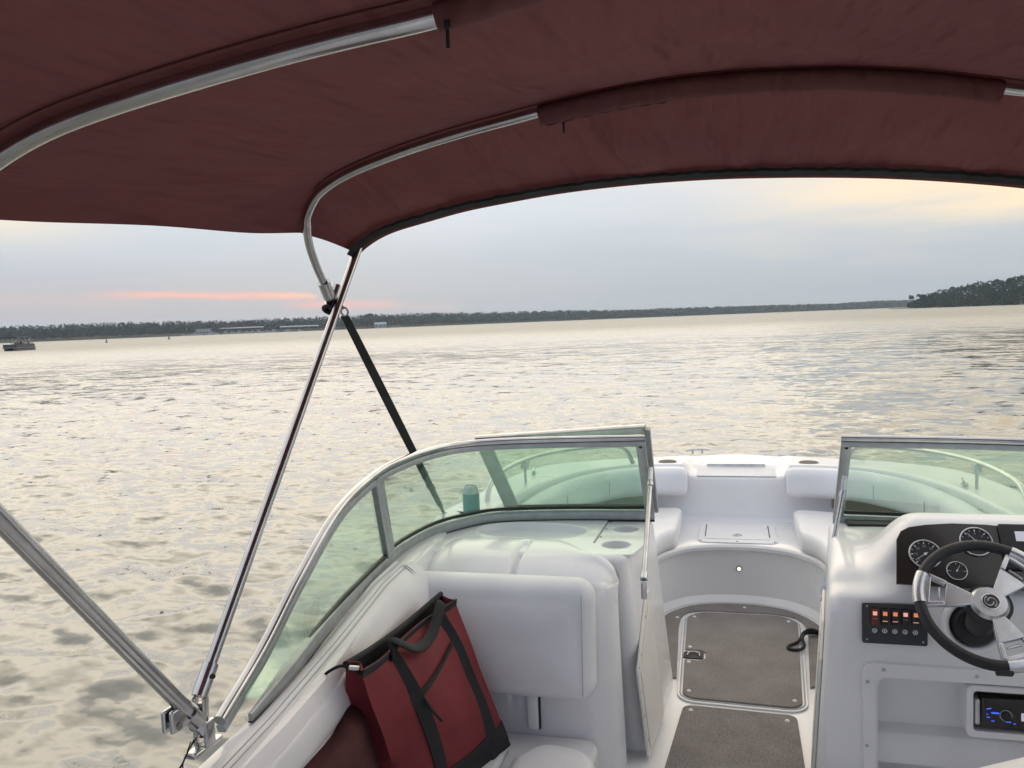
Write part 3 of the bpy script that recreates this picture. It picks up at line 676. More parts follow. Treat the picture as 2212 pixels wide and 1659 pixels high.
# ------------------------------------------------------------------ windshield
bp = [(-1.045, 1.575, .832), (-1.062, 1.78, .849), (-1.10, 2.03, .862), (-1.145, 2.40, .87), (-1.172, 2.66, .872), (-1.178, 2.82, .872), (-1.15, 3.04, .872), (-1.08, 3.19, .872), (-.97, 3.305, .872), (-.72, 3.37, .872), (-.325, 3.405, .872)]
tp = [(-1.085, 1.52, .84), (-1.10, 1.72, .915), (-1.105, 1.92, 1.03), (-1.11, 2.18, 1.152), (-1.113, 2.45, 1.203), (-1.108, 2.66, 1.212), (-1.075, 2.87, 1.214), (-1.01, 3.005, 1.214), (-.875, 3.085, 1.214), (-.66, 3.14, 1.213), (-.335, 3.20, 1.21)]
def winds(sx):
    f = (lambda p: V3((p[0], p[1], p[2]))) if sx < 0 else (lambda p: V3((-p[0]+.033, p[1]-.015, p[2])))
    b = catmull([f(p) for p in bp], 8); t = catmull([f(p) for p in tp], 8); n = len(b)
    sc_b = [min(1, .45+.55*i/7) for i in range(n)]
    bm = B(); sweep(bm, b, rr(-.020, .020, -.011, .011, .004, 2), (0, 0, 1), sc_b); w = obj('windshield_frame', bm, ANOD, boat, 35)
    bm = B(); sweep(bm, t, rr(-.024, -.004, -.010, .010, .003, 2), (0, 0, 1)); obj('top_channel', bm, ANOD, w, 35)
    bm = B(); sweep(bm, [p+V3((0, 0, .008)) for p in t], rr(-.012, .012, -.013, .013, .010, 4), (0, 0, 1)); obj('top_rail', bm, CHROME, w, 40)
    bm = B(); sweep(bm, [p+V3((0, 0, -.0235*sc_b[i_])) for i_, p in enumerate(b)], rr(-.004, .004, -.0135, .0135, .002, 1), (0, 0, 1), [min(1, q_+.05) for q_ in sc_b]); obj('base_gasket', bm, BLACK, w, 35)
    mi = 32
    # glass panes
    for i0, i1 in ((3, mi-1), (mi+1, n-1)):
        bm = B(); fr_r = [[], []]; front = []; back = []
        for i in range(i0, i1+1):
            p, q = b[i].lerp(t[i], .03), b[i].lerp(t[i], .98)
            tg = (b[min(i+1, n-1)]-b[i-1]).normalized(); nn = tg.cross((q-p).normalized()).normalized()*.0025
            front.append([p+nn, p.lerp(q, .5)+nn, q+nn, q-nn, p.lerp(q, .5)-nn, p-nn])
        loft(bm, front); obj('glass_pane', bm, GLASS, w, 30)
        g = [b[i].lerp(t[i], .105 if i0 > 5 else min(.105, .03/max(.03, (t[i]-b[i]).length))) for i in range(i0, i1+1)]
        bm = B(); sweep(bm, g, rr(-.006, .006, -.006, .006, .002, 1), (0, 0, 1)); obj('glazing_strip', bm, BLACK, w, 35)
    def post(i, wd, m, off=0, off2=None):
        tg = (b[min(i+1, n-1)]-b[max(i-1, 0)]).normalized(); off2 = off if off2 is None else off2
        p, q = b[i]+tg*off, t[i]+tg*off2; d = (q-p).normalized(); side = (tg-d*tg.dot(d)).normalized(); nn = d.cross(side)
        bm = B(); loft(bm, [[z+side*a+nn*c for a, c in rr(-wd/2, wd/2, -.011 if wd > .01 else -.009, .011 if wd > .01 else .009, .003, 2)] for z in (p+d*.018, q-d*.004)]); return obj('mullion', bm, m, w, 35)
    post(mi, .032, ANOD, -.0185); post(mi, .032, ANOD, .0185); post(mi, .008, BLACK, 0)
    post(n-1, .036, ANOD, -.018)
    tg = (b[mi+1]-b[mi-1]).normalized()
    for s, e in ((-.017, .10), (.017, .10), (-.017, .88), (.017, .88)):
        p = b[mi].lerp(t[mi], e)+tg*s; nn = tg.cross((t[mi]-b[mi]).normalized()); nn = nn if nn.x*(-sx) < 0 else -nn
        nn = V3((-math.copysign(abs(nn.x), sx), nn.y, nn.z))
        bm = B(); disc(bm, p+nn*.010, nn, .005, .003, 12); obj('screw', bm, SEAM, w)
    p = b[-1].lerp(t[-1], .92)+V3((-sx*-.018, -.012, 0)); bm = B(); disc(bm, p, (0, -1, .3), .007, .004, 14); obj('latch', bm, BLACK, w)
    return b, t, w
pb, ptop, wp_ = winds(-1); sb, stop, ws_ = winds(1)
# walk-through pane folded forward against the port side
bm = B()
c0, c1 = V3((-.330, 3.455, .875)), V3((-.338, 3.275, 1.243)); c2 = at(1103, 1108, y=3.53); c3 = at(1030, 950, y=3.375)
def bar(bm, p, q, w, t, nn):
    d = (q-p).normalized(); nn = V3(nn); nn = (nn-d*nn.dot(d)).normalized(); s = d.cross(nn)
    loft(bm, [[z+s*a+nn*c for a, c in rr(-w/2, w/2, -t/2, t/2, .003, 2)] for z in (p, q)])
nn = (c1-c0).cross(c2-c0).normalized()
bar(bm, c3, c1, .034, .024, nn); fp = obj('folded_windshield_door', bm, CHROME, boat, 35)
bm = B(); bar(bm, c2.lerp(c0, .03), c3.lerp(c1, .03), .062, .02, nn); obj('door_stile', bm, ANOD, fp, 35)
bm = B(); bar(bm, c0, c1, .034, .02, nn); obj('door_stile', bm, ANOD, fp, 35)
bm = B(); bar(bm, c2.lerp(c3, .07), c0.lerp(c1, .07), .02, .022, nn); obj('door_bottom_rail', bm, BLACK, fp, 35)
bm = B(); bar(bm, c2, c0, .012, .02, nn); obj('door_gasket', bm, BLACK, fp, 35)
for k in range(4):
    p = c2.lerp(c0, .12+.25*k); q = c3.lerp(c1, .12+.25*k); bm = B(); bar(bm, p, p.lerp(q, .09), .02, .02, nn); obj('door_clip', bm, BLACK, fp, 35)
bm = B(); loft(bm, [[a+nn*h for a in (c2, c0, c1, c3)] for h in (-.0025, .0025)]); obj('glass_pane', bm, GLASS, fp, 30)
# gas struts that brace the windshield openings
for a, b in ((V3((-.318, 3.235, 1.075)), at(1390, 1258, x=-.300)), (at(1826, 1038, y=3.22), at(1777, 1292, x=.292))):
    bm = B(); d = (b-a).normalized(); tube(bm, [a, a.lerp(b, .97)], .0085, 12); s_ = obj('support_strut', bm, CHROME, boat)
    bm = B(); tube(bm, [a.lerp(b, .10), a.lerp(b, .14)], .012, 12); tube(bm, [a+V3((0, -.004, .02)), a.lerp(b, .08)], .010, 10); obj('strut_clamp', bm, SILVER, s_)
    bm = B(); tube(bm, [a.lerp(b, .93), a.lerp(b, .98)], .0125, 12); box(bm, b+V3((-.008, -.010, -.055)), b+V3((.010, .010, .005)), None, .003); obj('strut_foot', bm, SILVER, s_)
# dark vent grille behind the starboard pane
bm = B(); box(bm, (.40, 3.30, .868), (.72, 3.37, .878), None, .003); obj('defroster_vent', bm, BLACK, boat, 30)
# helm seat (bottom right corner)
hs = thing('helm_seat', 'white helm seat whose smooth top edge shows in the bottom right corner', 'seat', (.72, 1.45, .15))
obj('seat', cushion_plan([(.36, 1.28, .07), (1.02, 1.28, .07), (1.03, 1.72, .12), (.86, 1.85, .12), (.60, 1.86, .10), (.34, 1.70, .10)], .66, .79, .05, .008), VINYL, hs, 60)
bm = B(); rings = loft_plan([(.66, 0), (.86, 0), (1.02, .02), (1.06, .05)], [(.36, 1.14, .05), (1.02, 1.14, .05), (1.02, 1.27, .05), (.36, 1.27, .05)], 5); loft(bm, rings); obj('backrest', bm, VINYL, hs, 60)
bm = B(); disc(bm, (.7, 1.42, .15), (0, 0, 1), .13, .02); tube(bm, [V3((.7, 1.42, .15)), V3((.7, 1.42, .665))], .05, 18); obj('pedestal', bm, ALU, hs)
# ------------------------------------------------------------------ floor: hatch and carpets
def flat(name, outline, z0, z1, m, parent=None, bev=.003):
    bm = B(); loft(bm, [[V3((x, y, z)) for x, y in outline] for z in (z0, z1)]); return obj(name, bm, m, parent, 40, bev)
def rpoly(pl, n=6): return [(p.x, p.y) for p in loft_plan([(0, 0)], pl, n)[0]]
hq = [(-.245, 3.27, .08), (.252, 3.245, .08), (.305, 4.30, .14), (-.275, 4.30, .14)]
def shrink(pl, d):
    r = loft_plan([(0, d)], pl, 6)[0]; return [(p.x, p.y) for p in r]
fh = flat('floor_hatch', rpoly(hq), .1505, .158, GEL, boat)
bm = B(); ringp = [V3((x, y, .158)) for x, y in shrink(hq, .012)]; ringp.append(ringp[0]); tube(bm, ringp, .0032, 6); obj('hatch_gasket', bm, SEAM, fh)
ho = shrink(hq, .022)
# notch for the latch on the left side
no = []
for i, (x, y) in enumerate(ho): no.append((x, y))
bm = B(); loft(bm, [[V3((x, y, z)) for x, y in no] for z in (.1585, .166)]); hc_ = obj('hatch_carpet', bm, CARPET, None, 40)
bm = B(); loft(bm, loft_plan([(.10, 0), (.2, 0)], [(-.40, 3.665, .01), (-.145, 3.655, .035), (-.145, 3.775, .035), (-.40, 3.785, .01)], 5)); cut(hc_, bm)
tag(hc_, 'tan carpet panel on the raised floor hatch, cut out round a black latch', 'carpet', 'snap-in carpets')
bm = B(); sweep(bm, [V3((-.198, 3.72, .1582)), V3((-.198, 3.72, .164))], rr(-.035, .035, -.044, .044, .012, 4), (0, 1, 0)); la = obj('hatch_latch', bm, BLACK, fh, 40)
bm = B(); tube(bm, catmull([(-.225, 3.705, .166), (-.22, 3.73, .170), (-.198, 3.742, .171), (-.176, 3.73, .170), (-.171, 3.705, .166)], 5), .003, 8); obj('latch_ring', bm, CHROME, la)
def snaps(o, pts):
    for x, y, z in pts:
        bm = B(); disc(bm, (x, y, z), (0, 0, 1), .0095, .004, 14, .006); obj('snap_fastener', bm, WHITE, o)
snaps(hc_, [(-.20, 3.345, .166), (.205, 3.325, .166), (-.215, 3.635, .166), (-.218, 3.805, .166), (-.215, 4.20, .166), (.235, 4.20, .166)])
cq = [(-.285, 2.30, .03), (.205, 2.30, .03), (.205, 3.215, .035), (-.215, 3.235, .035)]
c1_ = flat('cockpit_carpet', rpoly(cq), .1505, .160, CARPET)
snaps(c1_, [(-.185, 3.19, .160), (.168, 3.165, .160)])
tag(c1_, 'coarse tan carpet mat on the walkway floor at the bottom of the picture', 'carpet', 'snap-in carpets')
# outer bow carpet: U-shaped strip round the hatch
oo = [(p.x*.97, p.y-.022) for p in ucur if p.y > 3.55]
ii = resample([V3((x, y, 0)) for x, y in rpoly([(-.262, 3.40, .02), (.268, 3.40, .02), (.322, 4.318, .15), (-.292, 4.318, .15)])], 60)
bm = B()
ins = [V3((-.262-.03*t, 3.5+.68*t, 0)) for t in [k/12 for k in range(13)]]
ic = catmull([(-.258, 3.48, 0), (-.272, 3.8, 0), (-.285, 4.12, 0), (-.262, 4.27, 0), (-.17, 4.325, 0), (0, 4.328, 0), (.18, 4.325, 0), (.282, 4.27, 0), (.315, 4.12, 0), (.296, 3.8, 0), (.275, 3.48, 0)], 6)
ic = resample(ic, 60); oc = resample([V3((x, y, 0)) for x, y in oo], 60)
loft(bm, [[V3((a.x, a.y, .1505)), V3((b.x, b.y, .1505)), V3((b.x, b.y, .158)), V3((a.x, a.y, .158))] for a, b in zip(oc, ic)])
c2_ = obj('bow_carpet', bm, CARPET, None, 40)
snaps(c2_, [(.03, 4.395, .158), (-.30, 4.2, .158)])
tag(c2_, 'narrow tan carpet strip curving round the front of the floor hatch', 'carpet', 'snap-in carpets')
# black rope loop beside the hatch
bm = B(); zr = .172
rp = catmull([(.40, 4.02, .165), (.335, 4.04, .19), (.292, 4.01, .185), (.262, 3.93, .172), (.215, 3.865, .172), (.222, 3.83, .172), (.262, 3.835, .172), (.283, 3.87, .178), (.280, 3.94, .185), (.30, 4.02, .178), (.345, 4.055, .17), (.41, 4.03, .166)], 8)
tube(bm, rp, .0075, 8)
rope = obj('rope', bm, WEB); tag(rope, 'black rope loop lying on the carpet at the right edge of the floor hatch', 'rope')
# drink can outside the port glass
can = thing('drink_can', 'drink can in a teal foam sleeve standing on the deck behind the port glass', 'can', (-1.105, 3.395, .864))
cz = .862
bm = B(); rings = []
for z, r in ((0, .030), (.004, .036), (.085, .0365), (.088, .035)): rings.append([V3((-1.105+r*math.cos(2*PI*k/28), 3.395+r*math.sin(2*PI*k/28), cz+z)) for k in range(28)])
loft(bm, rings); obj('foam_sleeve', bm, TEAL, can)
bm = B(); rings = []
for z, r in ((.02, .032), (.108, .032), (.118, .027), (.121, .0265), (.1215, .025), (.116, .0245), (.116, .001)): rings.append([V3((-1.105+r*math.cos(2*PI*k/28), 3.395+r*math.sin(2*PI*k/28), cz+z)) for k in range(28)])
loft(bm, rings); obj('can_body', bm, ALU, can)
bm = B(); ringm(bm, (-1.10, 3.395, cz+.119), (0, .2, 1), .008, .0015, 16, 6); obj('pull_tab', bm, CHROME, can)
# ------------------------------------------------------------------ red tote bag on the lounge
bag = thing('tote_bag', 'red tote bag with black straps, black base and open top leaning on the white bolster', 'bag', (-.8, 2.2, .30))
# front face corners (f = far/forward, n = near/aft): bottom rests on the seat, leans outboard
Bf, Bn = at(1100, 1608, z=.310), at(885, 1765, z=.305)
Tf, Tn = at(983, 1295, y=2.47), at(782, 1452, x=-.895)
back = V3((-.20, -.02, .02))
Bf2, Bn2 = Bf+V3((-.17, .03, 0)), Bn+V3((-.20, -.0, 0)); Tf2, Tn2 = Tf+V3((-.055, .02, .012)), Tn+V3((-.05, .015, .012))
def bagpt(s, t, off=0):
    """front face, s 0 near..1 far, t 0 bottom..1 top"""
    p = Bn.lerp(Bf, s).lerp(Tn.lerp(Tf, s), t)
    nrm = (Bf-Bn).cross(Tn-Bn).normalized(); nrm = nrm if nrm.x > 0 else -nrm
    bulge = .012*noise.noise(V3((s*3.1, t*3.7, 4.2)))+.045*math.sin(PI*s)*math.sin(PI*min(1, t*.9+.08))-.05*math.sin(PI*s)*t**4+.006*math.sin(9*s+5*t)*t
    dip = -.035*math.sin(PI*s)*t**6
    return p+nrm*(bulge+off)+V3((0, 0, dip))
def bagbk(s, t):
    p = Bn2.lerp(Bf2, s).lerp(Tn2.lerp(Tf2, s), t); return p+V3((-.03*math.sin(PI*s)*math.sin(PI*t)-.02*math.sin(PI*s)*t**4, 0, -.03*math.sin(PI*s)*t**6))
bm = B(); rings = []; ns = 24; ntt = 18
for j in range(ntt+1):
    t = j/ntt; r = [bagpt(k/ns, t) for k in range(ns+1)]
    a, b = bagpt(1, t), bagbk(1, t); r += [a.lerp(b, q)+V3((0, .018*math.sin(PI*q)*(1-.6*t)-.02*t*math.sin(PI*q), 0)) for q in (.25, .5, .75)]
    r += [bagbk(1-k/ns, t) for k in range(ns+1)]
    a, b = bagbk(0, t), bagpt(0, t); r += [a.lerp(b, q)+V3((0, (-.02*(1-t)+.03*t)*math.sin(PI*q), 0)) for q in (.25, .5, .75)]
    rings.append(r)
vs = loft(bm, rings, True, False); bm.faces.new(list(reversed(vs[0])))
body = obj('bag_body', bm, REDBAG, bag, 60); sol = body.modifiers.new('s', 'SOLIDIFY'); sol.thickness = .004
def strip(path_st, w, off, m, name, parent, th=.004):
    bm = B(); pts = [bagpt(s, t, off) for s, t in path_st]; rings = []
    nrm = (Bf-Bn).cross(Tn-Bn).normalized(); nrm = nrm if nrm.x > 0 else -nrm
    for i, p in enumerate(pts):
        d = (pts[min(i+1, len(pts)-1)]-pts[max(i-1, 0)]).normalized(); sd = d.cross(nrm).normalized()
        rings.append([p+sd*w/2, p+sd*w/2+nrm*th, p-sd*w/2+nrm*th, p-sd*w/2])
    loft(bm, rings); return obj(name, bm, m, parent, 40)
def lin(a, b, n=14): return [(a[0]+(b[0]-a[0])*k/n, a[1]+(b[1]-a[1])*k/n) for k in range(n+1)]
strip(lin((.30, 0), (.30, .98)), .043, .003, WEB, 'strap', bag); strip(lin((.83, 0), (.83, .98)), .043, .003, WEB, 'strap', bag)
strip(lin((.32, .70), (.81, .80)), .022, .002, WEB, 'pocket_zip', bag)
strip(lin((0, .985), (1, .985), 24), .022, .002, WEB, 'top_binding', bag)
# black base band: forward lower corner wraps the front
bm = B(); rings = []
for j in range(5):
    t = j/4*.17; r = [bagpt(.02+.98*k/ns, t, .004) for k in range(ns+1)]
    a, b = bagpt(1, t), bagbk(1, t); r += [a.lerp(b, q)+V3((.0, .024*math.sin(PI*q)+.004, 0)) for q in (0, .25, .5, .75, 1)]
    rings.append(r)
loft(bm, rings, False, False); o = obj('base_band', bm, WEB, bag, 60); o.modifiers.new('s', 'SOLIDIFY').thickness = .003
# dark lining seen in the mouth
bm = B(); r0 = [bagpt(k/ns, .985, -.006) for k in range(ns+1)]+[bagbk(1-k/ns, .985)+V3((.006, 0, 0)) for k in range(ns+1)]
cen = sum(r0, V3())/len(r0); r1 = [p.lerp(cen, .30)+V3((-.012, 0, -.07)) for p in r0]; vs = loft(bm, [r0, r1], True, False); bm.faces.new(vs[-1]); obj('lining', bm, BLACK, bag, 60)
strip2 = B(); pts = [bagbk(k/ns, .985)+V3((0, 0, .004)) for k in range(ns+1)]; tube(strip2, pts, .009, 8); obj('rim_binding', strip2, WEB, bag)
# carrying handles: one flops over the front, one stands at the back
def handle(s0, s1, droop, outw, t0=.96):
    a, b = bagpt(s0, t0, .006), bagpt(s1, t0, .006)
    pts = catmull([a, a+V3((outw*.3, 0, .045)), a.lerp(b, .28)+V3((outw, 0, .035+droop)), a.lerp(b, .5)+V3((outw*1.15, 0, .02+droop)), a.lerp(b, .72)+V3((outw, 0, .035+droop)), b+V3((outw*.3, 0, .045)), b], 6)
    bm = B(); sweep(bm, pts, rr(-.004, .004, -.016, .016, .002, 1), (.6, 0, .8)); obj('handle', bm, WEB, bag, 50)
handle(.30, .83, -.040, .016)
p = bagpt(.335, .70, .010); bm = B(); tube(bm, [p, p+V3((.02, .0, -.03)), p+V3((.045, .02, -.075))], .0045, 8); obj('zip_pull', bm, WEB, bag)
p = Tn+V3((-.03, .01, .0)); bm = B(); tube(bm, catmull([p, p+V3((-.025, -.01, .012)), p+V3((-.06, -.012, -.005)), p+V3((-.075, -.02, -.02))], 5), .004, 7); obj('buckle_strap', bm, WEB, bag)
bm = B(); box(bm, p+V3((-.085, -.03, -.042)), p+V3((-.065, -.012, -.015)), None, .003); box(bm, p+V3((-.004, -.014, .004)), p+V3((.022, -.004, .014)), None, .002); obj('buckle', bm, SILVER, bag, 30)
# dark red cushion tucked behind the bag
bm = B(); rings = []; n = 26
for k in range(n):
    y = .8+1.25*k/(n-1); e = endscale(n, k, 2); x = -.928-.004*math.sin(y*3)-.05*sm(1.72, 2.0, y); zc = .535+.008*math.sin(7*y)
    sec = rr(-.04, .04, -.19, .165, .038, 5)
    rings.append([V3((x+a*e-.08*b*e, y, zc+b*e+.006*math.sin(14*y+3*a*30))) for a, b in sec])
loft(bm, rings); o = obj('red_cushion', bm, DKRED, None, 60); tag(o, 'dark red cushion wedged between the white side bolster and the tote bag', 'cushion')
bm = B(); box(bm, (-.80, 1.3, .306), (-.70, 1.92, .35), None, .02); o = obj('folded_towel', bm, SOFTBLK, None, 40); tag(o, 'dark grey folded cloth on the seat left of the tote bag', 'cloth')
# ================================================================== BIMINI TOP
bim = thing('bimini_top', 'dark maroon fabric bimini top stretched over steel bows above the cockpit', 'canopy', (-1.04, 1.40, .85))
fp0, fpn = V3((-1.02, 2.15, 1.876)), V3((0, 1, -.73)).normalized()
FE = [(768, 553), (776, 541), (800, 522), (830, 503), (870, 489), (920, 475), (1000, 452), (1100, 432), (1200, 414), (1300, 401), (1400, 391), (1500, 384), (1600, 379.5)]
fe = [atp(u, v, fp0, fpn) for u, v in FE]
mp0, mpn = V3((-1.02, 1.93, 1.90)), V3((0, 1, .8)).normalized()
ME = [(659, 514), (660, 490), (663, 470), (674, 441), (692, 416), (735, 385), (800, 355), (900, 318), (1000, 287), (1100, 260), (1170, 241), (1300, 211), (1450, 185)]
mb = [atp(u, v, mp0, mpn) for u, v in ME]
def half_to_full(pts, n=81):
    h = [p for p in pts if p.x < -.03]; l = h[-1]; y, z = l.y, l.z
    ex = V3((0, y+(pts[-1].y-y)*.3, z+.012))
    return resample(catmull(h+[ex]+[V3((-p.x, p.y, p.z)) for p in reversed(h)], 6), n)
FE2 = [(1750, 377.5), (1900, 379), (2050, 386.5), (2212, 400)]; ME2 = [(1600, 170), (1750, 163), (1850, 162.5), (2000, 171), (2150, 188), (2212, 197)]
def arc(pts, n=201, xc=None):
    if xc is None:
        zt = max(p.z for p in pts); tp2 = [p for p in pts if p.z > zt-.05]
        cf = np.polyfit([p.x for p in tp2], [p.z for p in tp2], 2); xc = float(np.clip(-cf[1]/(2*cf[0]), -.1, .2))
    mir = [V3((2*xc-p.x, p.y, p.z)) for p in reversed(pts)]
    out_ = pts+[p for p in mir if p.x > pts[-1].x+.10]
    out_ = resample(catmull(out_, 6), n)
    for _ in range(24):
        out_ = [out_[0]]+[(out_[i-1]+out_[i]*2+out_[i+1])/4 for i in range(1, n-1)]+[out_[-1]]
    return out_, xc
fef, xf_ = arc(fe+[atp(u, v, fp0, fpn) for u, v in FE2]); mbf, xm_ = arc(mb+[atp(u, v, mp0, mpn) for u, v in ME2])
ab = [at(-130, 487, x=-1.10), at(-110, 440, x=-1.085)]+[atp(u, v, V3((0, 1.0, 0)), V3((0, 1, .05))) for u, v in ((-45, 372), (0, 340), (40, 312), (120, 272), (250, 225), (400, 178), (550, 134), (700, 94), (830, 62), (960, 33))]
abf, xa_ = arc(ab+[V3((xm_, ab[-1].y-.002, ab[-1].z+.035))], xc=xm_)
print('centres', xf_, xm_)
print('fe', fe[0], fe[-1], 'mb', mb[0], mb[-1], 'ab', ab[2], ab[-1])
rear = [V3((p.x, -.75, p.z-.02)) for p in abf]
mid0 = [V3((p.x, .3, p.z+.0)) for p in abf]
# canopy sheet: rows of curves from front to rear
bm = B(); rows = []
def row(a, b, n, sag, lift=.017, fold=.35):
    for k in range(n):
        t = k/n; r = []
        for i in range(len(a)):
            p = a[i].lerp(b[i], t); s = i/(len(a)-1)*2-1
            wr = .005*noise.noise(V3((p.x*3.0, p.y*4, 3.1)))+.009*noise.noise(V3((p.x*1.4+p.y*2.6, p.y*1.1, .4)))+fold*(.004*math.sin(p.x*34+3*noise.noise(V3((p.x*2, p.y*2, 0))))*(1+.8*sm(-.2, .8, p.x))+.024*noise.noise(V3((p.x*13+p.y*1.5, p.y*.8, 7.4)))+.011*noise.noise(V3((p.x*27, p.y*1.4, 2.2)))*(math.exp(-t/.22)+math.exp(-(1-t)/.18)))
            out_ = V3((math.copysign(max(0, abs(s)-.8)*5, s)*.8, 0, 1)).normalized()
            r.append(p+out_*(lift-sag*math.sin(PI*t)*(1-.5*abs(s)**6)+wr*math.sin(PI*t)**.6))
        rows.append(r)
fe_lip = [p+V3((0, .010, -.020)) for p in fef]
row(fe_lip, fef, 2, 0, .014); row(fef, mbf, 26, .012, .017, 1.); row(mbf, abf, 22, .014, .017, .45); row(abf, mid0, 10, .01); row(mid0, rear, 10, .01); row(rear, [p+V3((0, -.02, -.02)) for p in rear], 1, 0)
# side edge: scalloped drop below the bow corners
for r in rows:
    for s, i, j in ((-1, 0, 1), (1, -1, -2)):
        pass
loft(bm, rows, False, False)
can_ = obj('canopy', bm, CANVAS, bim, 180)
for cur, dy in ((mbf, .03), (mbf, -.03), (abf, .035), (abf, -.03)):
    nb = fef if (cur is mbf and dy > 0) else (mbf if dy > 0 else (abf if cur is mbf else mid0))
    bm = B(); tube(bm, [p.lerp(q, abs(dy)/max(.05, (q-p).length))+V3((0, 0, .0125)) for p, q in zip(cur[14:-14], nb[14:-14])], .0016, 5); obj('canopy_seam', bm, DKRED, bim, 60)
# dark binding just inside the front edge
bm = B(); rings = []
for i, p in enumerate(fef):
    q = mbf[i]; d = (q-p).normalized(); wv = .003*math.sin(i*1.5)+.002*math.sin(i*.7)
    a = p+d*(.012); b = p+d*(.040+wv)
    s = abs(i/(len(fef)-1)*2-1); dn = V3((math.copysign(max(0, s-.8)*-5, p.x)*.8, 0, -1)).normalized()
    rings.append([a+dn*-.002, a+dn*.006, b+dn*.004, b+dn*-.004])
loft(bm, rings); obj('front_binding', bm, HEM, can_, 50)
def steel(name, pts, r, m=CHROME, n=16, par=bim):
    bm = B(); tube(bm, pts, r, n); return obj(name, bm, m, par, 60)
base = at(441, 1612, z=.845)
hub = atp(716, 655, fp0, fpn); ftop = fe[0]
j0 = at(432, 1500, x=base.x+.0); 
ptop_ = ftop+(ftop-j0).normalized()*.03
steel('pole', [j0, ptop_], .0118)
# middle bow: foot on the front pole, corner bend, chrome to the sleeve
foot = atp(716, 648, mp0+V3((0, 0, 0)), mpn)
leg = [atp(u, v, mp0, mpn) for u, v in ((712, 642), (700, 612), (684, 576), (670, 536))]
k0 = max(i for i, p in enumerate(mbf) if p.x < atp(1170, 241, mp0, mpn).x); k1 = min(i for i, p in enumerate(mbf) if p.x > atp(2165, 190, mp0, mpn).x)
mpts = catmull(leg+[atp(664, 506, mp0, mpn), atp(663.5, 486, mp0, mpn)]+[p for p in mb[2:11]], 6)
steel('middle_bow', mpts, .0105)
steel('middle_bow', [p for p in mbf[k1-1:]], .0105)
bm = B(); sl = [p+V3((0, .0, -.002)) for p in mbf[k0:k1]]
sweep(bm, sl, rr(-.026, .016, -.021, .021, .016, 4), (0, -.5, 1)); sleeve = obj('bow_sleeve', bm, CANVAS, bim, 60)
bm = B(); rings = []
for i, p in enumerate(sl[1:26]):
    w = .004+.0015*math.sin(i*1.7); rings.append([p+V3((0, .022, -.012)), p+V3((0, .024, -.020-w)), p+V3((0, .020, -.020-w)), p+V3((0, .018, -.012))])
loft(bm, rings); obj('sleeve_flap', bm, CANVAS, sleeve, 60)
# aft bow with its sleeve from the zip pull on
ka = max(i for i, p in enumerate(abf) if p.x < ab[-1].x)
steel('aft_bow', abf[:ka+1], .0125)
bm = B(); sweep(bm, abf[ka:], rr(-.017, .014, -.0155, .0155, .012, 4), (0, -.3, 1)); obj('bow_sleeve', bm, CANVAS, bim, 60)
for p in (atp(978, 40, V3((0, 1.0, 0)), V3((0, 1, .05)))+V3((0, -.02, -.012)), atp(1213, 248, mp0, mpn)+V3((.0, .02, -.008))):
    bm = B(); box(bm, p+V3((-.002, -.002, -.026)), p+V3((.002, .001, .004)), None, .0008); box(bm, p+V3((-.0035, -.003, -.006)), p+V3((.0035, .002, .004)), None, .0015); obj('zip_pull', bm, BLACK, bim, 30)
# aft pole
ax = base.x-.005
ap0, ap1 = at(425, 1556, x=ax), at(0, 1122, x=ax+.06)
steel('pole', [ap0+(ap0-ap1).normalized()*-.02, ap1, ap1+(ap1-ap0)*.9], .0150)
# the same poles and bow feet on the starboard side, and the foot of the aft bow on its pole
def mx_(p): return V3((2*xm_-p.x, p.y, p.z))
steel('pole', [mx_(j0), mx_(ptop_)], .0118); steel('pole', [mx_(ap0), mx_(ap1), mx_(ap1+(ap1-ap0)*.9)], .0150)
steel('middle_bow', catmull([mx_(p) for p in leg]+[mx_(mb[0]), mbf[-3]], 5), .0105)
for f_ in (lambda p: p, mx_): steel('aft_bow', catmull([f_(ab[1]), f_(ab[0]), f_(ap1+(ap1-ap0)*.25)], 5), .0125)
bm = B(); box(bm, mx_(base)+V3((-.02, -.05, -.006)), mx_(base)+V3((.02, .05, .05)), None, .006); obj('deck_mount', bm, CHROME, bim, 30)
# base hinge
q = base
bm = B(); Mb = basis(q+V3((0, 0, -.0)), V3((0.03, 1, 0)).cross(V3((0, 0, 1))), V3((.03, 1, 0))); box(bm, (-.014, -.045, -.006), (.014, .045, .006), Mb, .004)
box(bm, (-.016, -.012, .004), (-.008, .018, .055), Mb, .002); box(bm, (.008, -.012, .004), (.016, .018, .055), Mb, .002); obj('deck_mount', bm, CHROME, bim, 30)
d = (ap1-ap0).normalized(); e0 = q+V3((0, .0, .035))
bm = B(); tube(bm, [e0, ap0-d*.0], .0175, 16); tube(bm, [ap0-d*.01, ap0+d*.045], .0190, 16); obj('tube_end', bm, CHROME, bim, 40)
bm = B(); ringm(bm, ap0-d*.008, d, .0182, .0022, 24, 6); ringm(bm, ap0-d*.04, d, .0182, .0022, 24, 6); obj('clamp_band', bm, BLACK, bim)
pj = at(382, 1552, x=ax); bm = B(); box(bm, pj+V3((-.014, -.03, -.018)), pj+V3((-.004, .03, .026)), None, .004); box(bm, pj+V3((.004, -.03, -.018)), pj+V3((.014, .03, .026)), None, .004); tube(bm, [pj+V3((-.016, -.012, -.008)), pj+V3((.016, -.012, -.008))], .008, 10); obj('spare_jaw', bm, CHROME, bim, 30)
